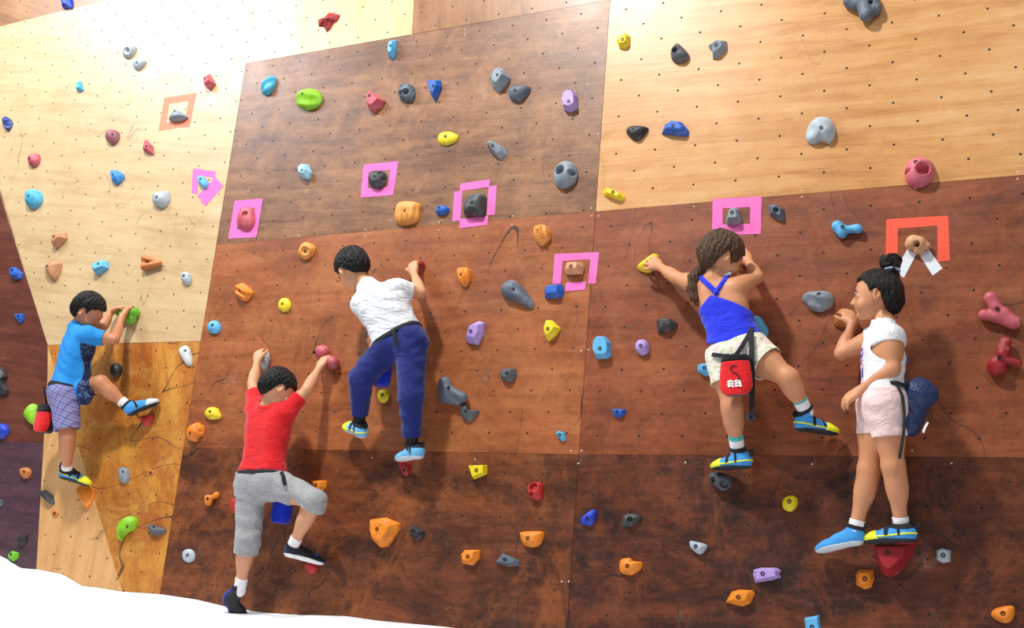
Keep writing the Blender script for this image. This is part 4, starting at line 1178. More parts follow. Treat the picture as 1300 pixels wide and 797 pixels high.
        g.clip(lambda X, Y, Z: np.abs((X-a[0])*knu[0]+(Y-a[1])*knu[1]+(Z-a[2])*knu[2]+.003)-.0075)
        g.cap(a-knu*.06, a+knu*.08, .027, .028, op='s', k=.002)
        s.part('ankle_collar', g, mats[3], up_o)
        if len(mats) > 4 and mats[4] is not None:      # bright rand along the side
            g = base(.0026)
            g.clip(lambda X, Y, Z: np.abs(lz(X, Y, Z)+.001-.012*(1-lx(X, Y, Z)))-.0035)
            s.part('side_stripe', g, mats[4], up_o)
        if kind == 'climb':                            # heel pull loop
            g = Field(heel-.06, heel+.06, .0022)
            p0 = pt(-.04, 0, .030); p1 = pt(-.11, 0, .040); p2 = pt(-.10, 0, .052); p3 = pt(-.01, 0, .050)
            for x, y in ((p0, p1), (p1, p2), (p2, p3)): g.cap(x, y, .0048, k=.003)
            s.part('pull_loop', g, mats[3], up_o)
        return up_o
    def short_hair(s, mat, off=.011, seed=0, line=((-.10, -.088), (-.055, -.080), (-.034, -.060), (-.022, -.012), (-.004, .018), (.014, .010), (.026, -.004), (.036, .030), (.060, .046), (.10, .052)), side=.0, name='hair', extra=None, fr=1.0, amp=.0035, fringe=.0):
        k_ = s.k; A = [s.hf, s.hs, s.hu]; H = s.H
        f = Field(s.hc-.16*k_, s.hc+.16*k_, .0027)
        f.ell(H(-.010, 0, .025), (np.array([.084, .070, .079])+off)*k_, A)
        f.ell(H(-.045, 0, -.012), (np.array([.050, .052, .050])+off*.7)*k_, A, k=.02)
        def lx(X, Y, Z): return ((X-s.hc[0])*s.hf[0]+(Y-s.hc[1])*s.hf[1]+(Z-s.hc[2])*s.hf[2])/k_
        def ly(X, Y, Z): return ((X-s.hc[0])*s.hs[0]+(Y-s.hc[1])*s.hs[1]+(Z-s.hc[2])*s.hs[2])/k_
        def lz(X, Y, Z): return ((X-s.hc[0])*s.hu[0]+(Y-s.hc[1])*s.hu[1]+(Z-s.hc[2])*s.hu[2])/k_
        if extra: extra(f)
        # locks
        def locks(X, Y, Z):
            a, b, c = lx(X, Y, Z), ly(X, Y, Z), lz(X, Y, Z)
            th = np.arctan2(b, a+.02)
            w = .6*np.sin(a*70+seed)+.5*np.sin(c*85+b*60+seed*2)
            return amp*(np.sin(th*19+c*55*fr+w*2.2+seed)*.40+np.sin(th*37-c*80+w*3+seed*2)*.30+np.sin(a*230+b*190+w*2+seed)*.22+np.sin(c*310+b*150+w)*.18)
        f.add(locks)
        def cut(X, Y, Z):
            a, b, c = lx(X, Y, Z), ly(X, Y, Z), lz(X, Y, Z)
            # nape -> round the ear -> temple -> hairline over the forehead
            zl = np.interp(a, [q_[0] for q_ in line], [q_[1] for q_ in line])+.0035*np.sin(b*170+seed)+.0025*np.sin(a*190)
            return zl-c
        f.clip(cut, k=.004)
        return s.part(name, f, mat)
    def eyes(s, iris='#2a1810'):
        w = plain('eye_white', '#f2efe9', .25); ir = plain('eye_iris', iris, .2)
        for y in (-1, 1):
            c = s.H(.0700, y*.0310, -.003)
            bm = bmesh.new(); bmesh.ops.create_uvsphere(bm, u_segments=20, v_segments=14, radius=.0105*s.k)
            me = bpy.data.meshes.new('m')
            gz = s.hf*1+s.hu*-.1
            for f_ in bm.faces:
                f_.smooth = True
                if nrm(np.array(f_.calc_center_median()[:]))@nrm(gz) > .70: f_.material_index = 1
            for v in bm.verts:
                q = np.array(v.co[:]); q = q-.45*s.hu*(q@s.hu); v.co = Vector(q+c-s.org)
            bm.to_mesh(me); bm.free()
            link('eye', me, [w, ir], s.o)
            g = Field(c-.03, c+.03, .0018)
            g.cap(s.H(.0815, y*.015, .0165), s.H(.0720, y*.045, .0195), .0036, .0024)
            s.part('eyebrow', g, plain('brow_hair', '#2b1b12', .7))
            g = Field(c-.03, c+.03, .0016)
            g.cap(s.H(.0815, y*.021, .0035), s.H(.0745, y*.0445, .0020), .0024, .0020)
            s.part('eyelash', g, plain('lash_hair', '#17100c', .7))
    def strip(s, name, mat, pts, wid, th=.003, parent=None, nrmls=None):
        """flat webbing along 3D points"""
        pts = [np.array(p, float) for p in pts]
        out = []
        for i in range(len(pts)-1):
            for j in range(6):
                out.append(lerp(pts[i], pts[i+1], j/6))
        out.append(pts[-1])
        V = []; Fc = []
        view = np.array([0, 0, 1.0])
        for i, p in enumerate(out):
            t = nrm(out[min(i+1, len(out)-1)]-out[max(i-1, 0)])
            sdv = nrm(np.cross(t, view)); n = np.cross(sdv, t)
            for a, b in ((-1, -1), (1, -1), (1, 1), (-1, 1)):
                V.append(p+sdv*a*wid+n*b*th)
        for i in range(len(out)-1):
            for a in range(4):
                b = (a+1) % 4
                Fc.append((i*4+a, i*4+b, i*4+4+b, i*4+4+a))
        Fc.append((3, 2, 1, 0)); m = (len(out)-1)*4; Fc.append((m, m+1, m+2, m+3))
        me = mesh_from([v-s.org for v in V] if parent is None or parent is s.o else V, Fc, False)
        return me

def webbing(name, mat, pts, wid, th, parent=None, org=None, mw=None, view=(0, 0, 1)):
    pts = [np.array(p, float) for p in pts]
    c = [np.array(p) for p in catmull_open(pts, 8)]
    V = []; Fc = []; view = np.array(view, float)
    for i, p in enumerate(c):
        t = nrm(c[min(i+1, len(c)-1)]-c[max(i-1, 0)]); sdv = nrm(np.cross(t, view)); n = np.cross(sdv, t)
        for a, b in ((-1, -1), (1, -1), (1, 1), (-1, 1)): V.append(p+sdv*a*wid+n*b*th-org)
    for i in range(len(c)-1):
        for a in range(4):
            b = (a+1) % 4; Fc.append((i*4+a, i*4+b, i*4+4+b, i*4+4+a))
    Fc.append((3, 2, 1, 0)); m = (len(c)-1)*4; Fc.append((m, m+1, m+2, m+3))
    return link(name, mesh_from(V, Fc, False), mat, parent, mw)
def catmull_open(pts, n):
    P_ = [2*pts[0]-pts[1]]+list(pts)+[2*pts[-1]-pts[-2]]
    out = []
    for i in range(1, len(P_)-2):
        p0, p1, p2, p3 = P_[i-1:i+3]
        for j in range(n):
            t = j/n
            out.append(.5*((2*p1)+(-p0+p2)*t+(2*p0-5*p1+4*p2-p3)*t*t+(-p0+3*p1-3*p2+p3)*t**3))
    out.append(P_[-2]); return out

def report(nm, k):
    J = k.J
    d = lambda a, b: round(float(np.linalg.norm(J[a]-J[b])), 3)
    print('LIMBS', nm, 'uarm', d('shL', 'elL'), d('shR', 'elR'), 'farm', d('elL', 'wrL'), d('elR', 'wrR'), 'thigh', d('hipL', 'knL'), d('hipR', 'knR'),
          'shin', d('knL', 'anL'), d('knR', 'anR'), 'sh', d('shL', 'shR'), 'hips', d('hipL', 'hipR'), 'torso', round(float(np.linalg.norm((J['shL']+J['shR']-J['hipL']-J['hipR'])/2)), 3), 'neck', d('neck', 'head'))

WALLDIR = np.array([0, 0, -1.0])
chalk = (1.12, 1.22, 1.32)
shoe_blue = cloth_mat('shoe_blue', '#3f9be6', 40, .3, vary=.1, rough=.6)
shoe_sky = cloth_mat('shoe_sky', '#6db8ea', 40, .3, vary=.1, rough=.6)
rub = plain('shoe_rubber', '#20232a', .6); rub_l = plain('shoe_rubber_grey', '#cdd6da', .6)
yel = plain('shoe_yellow', '#e9ef2c', .55); blk = plain('webbing_black', '#15161b', .8, bump=(300, .3, .001))
rub_w = plain('shoe_midsole_white', '#eef0f0', .5); shoe_nv = cloth_mat('shoe_navy', '#1c2440', 40, .3, rough=.7); shoe_ry = plain('shoe_royal', '#2f45d8', .55)
sock_w = cloth_mat('sock_white', '#f3f3f4', 60, .3); sock_t = cloth_mat('sock_teal', '#4cc2c0', 60, .3)
skin_a = skin_mat('skin_tan', '#cd8a62'); skin_b = skin_mat('skin_light', '#dda077'); skin_c = skin_mat('skin_warm', '#d39268')
hair_k = hair_mat('hair_black', '#020202', '#0c090a'); hair_b = hair_mat('hair_brown', '#2a1c12', '#7a5a3c'); hair_d = hair_mat('hair_dark_brown', '#050303', '#1c120d')

# --- boy in the blue T-shirt, furthest along the wall
J = dict(head=(112, 395, .27), neck=(99, 413, .25), shR=(111, 426, .29), shL=(98, 422, .19), elR=(145, 431, .21), elL=(131, 414, .11), wrR=(155, 402, .10), haR=(164, 388, .05),
         wrL=(141, 396, .055), haL=(156, 388, .045), hipR=(82, 500, .28), hipL=(80, 497, .19), knR=(86, 553, .24), knL=(128, 486, .19), anR=(85, 596, .13), anL=(160, 514, .10))
A_ = Kid(J, dict(fwd=(.72, -.45, -.42), up=(.30, .95, .1), k=.98), skin_a, 'boy in a bright blue T-shirt and plaid shorts stretching one foot sideways', (86, 560, .0))
report('A', A_)
A_.prof = [(-.06, .050, .066), (.08, .054, .066), (.28, .046, .060), (.48, .048, .062), (.68, .056, .066), (.86, .060, .060), (.98, .062, .045)]
A_.build_body({'R': dict(palm_n=(.6, -.5, -.7), side=-1, curl=.55), 'L': dict(palm_n=(.3, -.8, -.5), side=1, curl=.55)}, {'L': (-.2, -.7, .2), 'R': (-.6, 0, .6)},
              tints=[(A_.J['haR'], .12, chalk, .8), (A_.J['haL'], .10, chalk, .8)])
A_.short_hair(hair_k, off=.012, seed=1)
def flap(f):
    f.cap(P(103, 470, .24), P(108, 500, .22), .050, .045, k=.03); f.cap(P(103, 492, .26), P(108, 506, .24), .035, .036, k=.02)
tA = NT('blue_tee_with_navy_print_front'); o = tA.obj()
sx = tA.add('ShaderNodeSeparateXYZ'); tA.lk(o, sx.inputs[0])
# navy printed front panel: everything in front of a line down the child's side
pa = P(113, 440, .26)-A_.org; pb = P(99, 497, .28)-A_.org
lineu = tA.math('ADD', tA.math('MULTIPLY', tA.math('SUBTRACT', sx.outputs[1], float(pb[1])), float((pa[0]-pb[0])/(pa[1]-pb[1]))), float(pb[0]))
front = tA.math('GREATER_THAN', sx.outputs[0], lineu)
low = tA.math('LESS_THAN', sx.outputs[1], float((P(110, 440, .25)-A_.org)[1]))
n1 = tA.noise(o, 45, 3, .6, 1.5)
pr = tA.ramp(n1, [(.45, '#101a3c'), (.52, '#1c2f66'), (.60, '#6c88b8'), (.66, '#16224a')], 'CONSTANT')
tA.lk(tA.mix(tA.math('MULTIPLY', front, low), lin('#1f8fe0'), pr), tA.b.inputs['Base Color']); tA.b.inputs['Roughness'].default_value = .85
tA.bump(tA.noise(o, 14, 4), .5, .02)
A_.shirt(tA.m, sl=(.6, .62), hem=.03, seed=3, rest=flap, hem_n=(.05, .95, .1), off=.014)
tP = NT('plaid_cotton'); o = tP.obj()
def band(t, vec, rot, fr, ph):
    s_x = t.add('ShaderNodeSeparateXYZ'); t.lk(t.map(vec, rot=(0, 0, rot)), s_x.inputs[0])
    return t.math('ADD', t.math('MULTIPLY', t.math('SINE', t.math('ADD', t.math('MULTIPLY', s_x.outputs[0], fr), ph)), .5), .5)
b1 = band(tP, o, .35, 210, 0); b2 = band(tP, o, .35+1.57, 190, 1)
c1 = tP.ramp(b1, [(.3, '#7d86bd'), (.55, '#a9aed6'), (.85, '#4a57a0')]); c2 = tP.ramp(b2, [(.3, '#8a7fae'), (.6, '#c9b7cf'), (.88, '#5a5c9c')])
tP.lk(tP.mix(.5, c1, c2), tP.b.inputs['Base Color']); tP.b.inputs['Roughness'].default_value = .85; tP.bump(tP.noise(o, 16, 4), .5, .02)
A_.legwear(tP.m, ends=(.78, .86), hemr=(.060, .068), top=.10, off=.012, name='shorts')
A_.belt(blk, t=.10, off=.020, wid=.013)
A_.sock('R', sock_w, .035); A_.sock('L', sock_w, .042)
A_.shoe('R', (77, 602, .13), (112, 612, .05), (.1, 1, .1), [shoe_blue, rub, yel, blk, yel], L=.165)
A_.shoe('L', (162, 524, .10), (196, 510, .035), (-.35, .9, .35), [shoe_blue, rub, rub_l, blk], L=.165, straps=1)

# --- boy in the red T-shirt
J = dict(head=(352, 494, .25), neck=(341, 515, .25), shL=(325, 519, .21), shR=(362, 524, .24), elL=(321, 487, .15), elR=(390, 494, .18), wrL=(327, 458, .075), wrR=(406, 466, .085),
         haL=(329, 440, .04), haR=(414, 452, .05), hipL=(319, 612, .23), hipR=(345, 611, .23), knL=(315, 684, .20), knR=(399, 637, .22), anL=(305, 745, .14), anR=(372, 692, .16))
B_ = Kid(J, dict(fwd=(.50, -.50, -.70), up=(.12, .95, -.2), k=.97), skin_b, 'boy in a red T-shirt and grey shorts climbing with both arms raised', (330, 700, .0))
report('B', B_)
B_.build_body({'L': dict(palm_n=(.1, -.3, -1), side=-1, curl=.6), 'R': dict(palm_n=(.2, -.5, -1), side=1, curl=.5)}, {'L': (-.2, 0, .8), 'R': (-.5, -.3, .5)}, tints=[(B_.J['haR'], .09, (1.05, 1.08, 1.1), .8), (B_.J['haL'], .09, (1.05, 1.08, 1.1), .8)])
B_.short_hair(hair_k, off=.012, seed=2)
B_.shirt(cloth_mat('red_jersey', '#dc1d24'), sl=(.62, .66), hem=.12, seed=5, off=.013)
B_.legwear(cloth_mat('grey_marl', '#a3a4a6', 60, .4, vary=.16), ends=(1.30, 1.13), hemr=(.060, .062), top=.13, off=.014, name='shorts', wr=.004)
B_.belt(blk, t=.10, off=.021, wid=.009)
B_.sock('L', sock_w, .05); B_.sock('R', sock_w, .05)
B_.shoe('L', (291, 756, .17), (305, 784, .07), (-.1, .8, .8), [shoe_nv, rub, shoe_ry, blk, shoe_ry], kind='sport', L=.16, straps=2)
B_.shoe('R', (362, 700, .17), (405, 711, .06), (.0, 1, .1), [shoe_nv, rub_w, shoe_ry, blk], kind='sport', L=.185, straps=2)

# --- boy in the white T-shirt
J = dict(head=(448, 342, .25), neck=(466, 364, .25), shL=(460, 386, .25), shR=(505, 368, .25), elL=(473, 413, .12), elR=(534, 372, .17), wrL=(474, 428, .07), wrR=(525, 346, .075),
         haL=(470, 436, .03), haR=(524, 326, .045), hipL=(494, 437, .22), hipR=(522, 434, .22), knL=(459, 480, .23), knR=(522, 502, .21), anL=(456, 535, .12), anR=(523, 563, .13))
C_ = Kid(J, dict(fwd=(-.62, -.55, -.50), up=(-.35, .92, .1), k=1.0), skin_b, 'boy in a white striped T-shirt and navy trousers, twisting on the wall', (500, 500, .0))
report('C', C_)
C_.build_body({'L': dict(palm_n=(.2, .3, -1), side=-1, curl=.6), 'R': dict(palm_n=(.2, -.4, -1), side=1, curl=.75)}, {'L': (0, -.2, .8), 'R': (0, 0, .8)})
C_.short_hair(hair_k, off=.015, seed=4, amp=.005)
C_.eyes()
tW = NT('white_striped_jersey'); o = tW.obj()
tW.lk(tW.ramp(band(tW, o, 1.9, 330, 0), [(.3, '#e9ecef'), (.7, '#dde2e8')]), tW.b.inputs['Base Color']); tW.b.inputs['Roughness'].default_value = .85
tW.bump(tW.noise(tW.map(o, scale=(1, 2.4, 1), rot=(0, 0, .4)), 12, 3, .5, 1), .5, .03)
C_.shirt(tW.m, sl=(.85, .62), hem=.10, seed=8, off=.016, wr=.0035)
nv = cloth_mat('navy_fleece', '#1c2a72', 12, .7)
C_.legwear(nv, ends=(1.84, 1.86), hemr=(.040, .042), top=.15, off=.016, name='trousers', wr=.0045, cuff=False)
C_.belt(blk, t=.14, off=.022, wid=.011)
C_.sock('L', plain('sock_black', '#17181c', .8), .035); C_.sock('R', plain('sock_black', '#17181c', .8), .035)
C_.shoe('L', (463, 551, .12), (427, 534, .035), (.1, .9, .5), [shoe_sky, rub_l, yel, blk, yel], L=.175)
C_.shoe('R', (535, 576, .13), (493, 582, .045), (.0, 1, .15), [shoe_sky, rub_l, None, blk], L=.175, straps=1)

# --- girl in the blue strappy top
J = dict(head=(917, 326, .22), neck=(908, 352, .22), shL=(890, 363, .19), shR=(934, 366, .22), elL=(858, 352, .13), elR=(961, 352, .16), wrL=(837, 338, .075), wrR=(950, 331, .05),
         haL=(822, 327, .045), haR=(941, 321, .03), hipL=(922, 455, .21), hipR=(953, 447, .21), knL=(929, 517, .21), knR=(1001, 480, .24), anL=(936, 568, .12), anR=(1021, 518, .14))
D_ = Kid(J, dict(fwd=(.80, -.22, -.55), up=(.15, .97, .1), k=1.02), skin_c, 'girl in a royal blue strappy top reaching sideways, with a red chalk bag behind', (930, 500, .0))
report('D', D_)
D_.prof = [(-.06, .048, .062), (.08, .052, .064), (.28, .040, .056), (.48, .040, .054), (.68, .048, .057), (.86, .054, .053), (.98, .058, .040)]
D_.build_body({'L': dict(palm_n=(.3, -.5, -1), side=1, curl=.35, spread=1.15, thumb=.1), 'R': dict(palm_n=(-.2, .1, -1), side=1, curl=.3)}, {'L': (0, 0, .8), 'R': (-.4, -.5, .5)}, tints=[(D_.J['haL'], .07, (1.05, 1.1, 1.12), .8)])
def pony(f):
    H = D_.H
    f.ell(H(-.085, 0, .0), (.03, .03, .03), k=.02)
f_ = D_.short_hair(hair_b, off=.013, seed=6, extra=pony, line=((-.10, -.085), (-.04, -.075), (-.024, -.020), (-.004, .016), (.012, .008), (.030, -.035), (.050, -.020), (.075, .030), (.10, .035)), amp=.0045)
def tail(kid, pts, rs_, mat, name='ponytail'):
    pts = [P(*p) for p in pts]
    f = Field(np.min(pts, 0)-.05, np.max(pts, 0)+.05, .0028)
    for i in range(len(pts)-1): f.cap(pts[i], pts[i+1], rs_[i], rs_[i+1], k=.012)
    f.add(lambda X, Y, Z: .0025*np.sin(X*420+Y*60)+.0015*np.sin(Z*500+X*90))
    return kid.part(name, f, mat)
tail(D_, [(897, 340, .22), (888, 342, .225), (881, 352, .23), (879, 366, .23), (881, 378, .23), (885, 388, .23)], [.022, .018, .024, .023, .016, .005], hair_b)
# top: torso shell below the neckline plus two straps meeting at a knot
def torso_field(kid, off, pts, h=.0032, pad=.10):
    f = kid.field(pts, pad, h); kid.torso(f, off, .035)
    for q in ('L', 'R'): f.ell(kid.J['sh'+q], np.array((.044, .040, .042))+off, k=.03)
    J = kid.J; shc = (J['shL']+J['shR'])/2
    f.cap(shc, J['neck'], .050+off, .040+off, k=.035); return f
J = D_.J; hipc = (J['hipL']+J['hipR'])/2; shc = (J['shL']+J['shR'])/2
tops = [J['hipL'], J['hipR'], J['shL'], J['shR']]
f = torso_field(D_, .009, tops)
f.add(wrinkle(.002, seed=4, dirv=(.4, 1, 0)))
HB = .28
def uvline(f, a, b, keep_below=True, k=.002):
    """cut above the image-plane line a-b (pixels), seen on the child's back"""
    A3 = P(*a, HB)[:2]; B3 = P(*b, HB)[:2]; t = (B3-A3)/np.linalg.norm(B3-A3); n = np.array([-t[1], t[0]])
    if (n[1] < 0): n = -n
    return lambda X, Y, Z: (X-A3[0])*n[0]+(Y-A3[1])*n[1]
l1 = uvline(f, (884, 386), (908, 368)); l2 = uvline(f, (897, 371), (948, 389))
l0 = uvline(f, (876, 397), (897, 377)); 
f.clip(lambda X, Y, Z: np.maximum(l0(X, Y, Z), l2(X, Y, Z)), k=.004)
hem = P(929, 441, .28); f.plane(hem, (-.28, -.95, 0), k=.005)
blue_k = cloth_mat('royal_blue_jersey', '#2536e0', 12, .7)
D_.part('strappy_top', f, blue_k)
top_o = D_.o.children[-1]
from mathutils.bvhtree import BVHTree
def caster(kid):
    dg = BVHTree.FromPolygons([tuple(v.co) for v in kid.o.data.vertices], [tuple(p.vertices) for p in kid.o.data.polygons])
    def at(x, y, lift=0.0):
        c = np.array([0, 0, D]); p = P(x, y, 0.0); r = nrm(p-c)
        h_ = dg.ray_cast(Vector(c-kid.org), Vector(r))
        if h_[0] is None: h_ = dg.find_nearest(Vector(P(x, y, kid.J['neck'][2]+.01)-kid.org))
        return np.array(h_[0][:])+kid.org-r*lift
    return at
onD = caster(D_)
for (a, b) in (((909, 371), (885.5, 348)), ((909, 371), (926, 346))):
    ps = [onD(a[0]+(b[0]-a[0])*t, a[1]+(b[1]-a[1])*t, .0) for t in np.linspace(0, 1, 8)]
    ps = [p for p in ps if p is not None]
    g = Field(np.min(ps, 0)-.03, np.max(ps, 0)+.03, .0028)
    for p, q_ in zip(ps, ps[1:]):
        for w_ in (-.0055, 0, .0055): g.cap(p+np.array([w_, w_*.3, 0]), q_+np.array([w_, w_*.3, 0]), .0062, k=.004)
    D_.part('shoulder_strap', g, blue_k, top_o)
kn = onD(909, 371, .004); g = Field(kn-.04, kn+.04, .003); g.ell(kn-np.array([0, 0, .004]), (.014, .013, .014)); D_.part('strap_knot', g, blue_k, top_o)
for px_ in ((886, 349), (922, 349), (926, 347)):
    c = onD(*px_, .006); g = Field(c-.03, c+.03, .0025); g.ell(c, (.010, .008, .008)); D_.part('strap_flower', g, plain('flower_white', '#f2f4fa', .6, bump=(200, .8, .003)), top_o)
tF = NT('flower_print_cotton'); o = tF.obj()
n1 = tF.noise(o, 26, 3, .6, 1.2); n2 = tF.noise(tF.map(o, loc=(3, 5, 2)), 30, 3, .6, 1.5)
cf = tF.ramp(n1, [(.40, '#f1ecd8'), (.52, '#f4f0e2'), (.58, '#c4dc9a'), (.66, '#f0edd8')])
cf = tF.mix(tF.ramp(n2, [(.56, (0, 0, 0, 1)), (.63, (1, 1, 1, 1))]), cf, lin('#eec6d2'))
tF.lk(cf, tF.b.inputs['Base Color']); tF.b.inputs['Roughness'].default_value = .8; tF.bump(tF.noise(o, 18, 4, .6, 1), .7, .02)
D_.legwear(tF.m, ends=(.52, .46), hemr=(.074, .078), top=.17, off=.013, name='shorts', wr=.003)
D_.sock('L', sock_w, .055, band=sock_t); D_.sock('R', sock_w, .055, band=sock_t)
D_.shoe('L', (951, 588, .12), (899, 591, .04), (.0, 1, .15), [shoe_blue, rub, yel, blk, yel], L=.18)
D_.shoe('R', (1012, 540, .13), (1056, 546, .045), (-.1, 1, .2), [shoe_blue, rub, yel, blk, yel], L=.165)

# --- girl in white, standing side-on
J = dict(head=(1112, 377, .22), neck=(1122, 410, .22), shL=(1130, 428, .29), shR=(1112, 430, .15), elL=(1134, 468, .30), elR=(1068, 449, .12), wrL=(1093, 495, .27), wrR=(1083, 410, .075),
         haL=(1073, 508, .26), haR=(1073, 393, .05), hipL=(1124, 515, .25), hipR=(1116, 514, .16), knL=(1134, 592, .22), knR=(1103, 596, .15), anL=(1144, 664, .14), anR=(1087, 668, .12))
E_ = Kid(J, dict(fwd=(-1.0, -.04, .10), up=(.02, 1, .02), k=1.0), skin_c, 'girl in a white top and pale pink shorts standing side-on, hair in a bun', (1120, 600, .0))
report('E', E_)
E_.prof = [(-.06, .040, .064), (.08, .044, .064), (.28, .036, .056), (.48, .036, .056), (.68, .042, .058), (.86, .046, .054), (.98, .050, .040)]
lips = E_.H(.078, 0, -.050)
E_.build_body({'L': dict(palm_n=(.2, -.7, -.7), side=-1, curl=.45), 'R': dict(palm_n=(-.3, -.5, -.8), side=1, curl=.6)}, {'L': (.8, 0, 0), 'R': (.8, 0, 0)},
              tints=[(E_.J['haL'], .085, (1.1, 1.18, 1.26), .8), (E_.J['haR'], .085, (1.1, 1.18, 1.26), .8), (lips, .0135, (.92, .58, .58), .5)])
def bunx(f):
    H = E_.H
    f.ell(H(-.050, 0, -.020), (.050, .055, .060), k=.02)
E_.short_hair(hair_d, off=.012, seed=9, extra=bunx, line=((-.10, -.080), (-.05, -.080), (-.026, -.045), (-.016, .000), (-.002, .016), (.012, .012), (.022, .008), (.030, .035), (.052, .062), (.075, .076), (.10, .08)), amp=.0028)
b0 = P(1131, 334, .22); g = Field(b0-.09, b0+.09, .0028)
g.ell(b0, (.042, .040, .038)); g.cap(b0-np.array([.012, .0, 0]), b0-np.array([.0, .045, 0]), .026, .030, k=.02)
g.add(lambda X, Y, Z: .004*np.sin(np.arctan2(Y-b0[1], X-b0[0])*3+np.sqrt((X-b0[0])**2+(Y-b0[1])**2)*220)+.002*np.sin(X*300+Z*200))
E_.part('hair_bun', g, hair_d)
g = Field(b0-.1, b0+.1, .0028)
for i in range(12):
    a0 = i/12*6.283; a1 = (i+1)/12*6.283; cc = b0+np.array([.002, -.034, 0])
    g.cap(cc+np.array([math.cos(a0)*.030, .004*math.sin(a0), math.sin(a0)*.030]), cc+np.array([math.cos(a1)*.030, .004*math.sin(a1), math.sin(a1)*.030]), .0055)
E_.part('hair_band', g, plain('hair_band_blue', '#a9c4ee', .6))
E_.eyes()
tE = NT('white_open_knit'); o = tE.obj()
vo = tE.add('ShaderNodeTexVoronoi'); vo.inputs['Scale'].default_value = 95; tE.lk(o, vo.inputs['Vector'])
sx = tE.add('ShaderNodeSeparateXYZ'); tE.lk(o, sx.inputs[0])
pu = float((P(1095, 470, .25)-E_.org)[0]); pv0 = float((P(1095, 497, .25)-E_.org)[1]); pv1 = float((P(1095, 438, .25)-E_.org)[1])
inb = tE.math('MULTIPLY', tE.math('LESS_THAN', sx.outputs[0], pu), tE.math('MULTIPLY', tE.math('GREATER_THAN', sx.outputs[1], pv0), tE.math('LESS_THAN', sx.outputs[1], pv1)))
pr = tE.ramp(tE.noise(o, 30, 2, .5, 1), [(.42, '#23418f'), (.48, '#f2a8bd'), (.56, '#eef2fb'), (.62, '#2a55b4')], 'CONSTANT')
tE.lk(tE.mix(inb, lin('#eceef1'), pr), tE.b.inputs['Base Color']); tE.b.inputs['Roughness'].default_value = .85
tE.bump(tE.math('ADD', tE.math('MULTIPLY', vo.outputs['Distance'], .25), tE.noise(o, 15, 3)), .7, .012)
E_.shirt(tE.m, sl=(.22, .20), hem=.06, seed=11, off=.010, wr=.0022, name='knit_top', sleeve_r=.044)
E_.legwear(cloth_mat('pale_pink_cotton', '#f0d2cf', 13, .8), ends=(.52, .50), hemr=(.066, .064), top=.20, off=.014, name='shorts', wr=.0035)
E_.sock('L', sock_w, .028); E_.sock('R', sock_w, .028)
E_.shoe('L', (1161, 681, .15), (1100, 683, .10), (.0, 1, .05), [shoe_blue, rub, yel, blk, yel], L=.195)
E_.shoe('R', (1095, 683, .12), (1037, 696, .05), (.1, 1, .1), [shoe_blue, rub_l, None, blk], L=.20, straps=0)

# ------------------------------------------------------------------ chalk bags
def bag(label, body_m, rim_m, c, axes, r, Lh, org_px, kid=None, group=None):
    """c: mouth centre; axes: (width, up, depth)"""
    org = np.array(c); root = empty('chalk_bag', frame_at(org))
    tag(root, label, 'chalk bag', group)
    A = [nrm(a) for a in axes]
    g = Field(org-Lh-.06, org+.07, .0028)
    top = org-A[1]*.01; bot = org-A[1]*Lh
    g.cap(top, bot+A[1]*r*.6, r*.96, r*.80); g.ell(bot+A[1]*r*.55, (r*.9, r*.62, r*.85), A, k=.02)
    g.add(wrinkle(.0018, seed=7))
    # flatten towards the body
    g.plane(top, A[1], k=.003)
    g.cap(top+A[1]*.03, top-A[1]*.03, r*.78, op='s', k=.003)
    V, Q = g.mesh(); link('bag_body', np_mesh(V-org, Q), body_m, root)
    g = Field(org-r-.04, org+r+.04, .0028)
    N = 20
    for i in range(N):
        a0, a1 = i/N*6.2832, (i+1)/N*6.2832
        q0 = top+A[0]*math.cos(a0)*r*.93+A[2]*math.sin(a0)*r*.93; q1 = top+A[0]*math.cos(a1)*r*.93+A[2]*math.sin(a1)*r*.93
        g.cap(q0-A[1]*.004, q1-A[1]*.004, .0095, k=.004)
    V, Q = g.mesh(); link('bag_rim', np_mesh(V-org, Q), rim_m, root)
    return root, org, A
red_f = cloth_mat('bag_red', '#e02026', 20, .4)
navy_f = plain('bag_navy_shiny', '#1d3560', .38, bump=(28, .7, .02), vary=.25)
blue_f = cloth_mat('bag_blue', '#1c36d8', 20, .4)
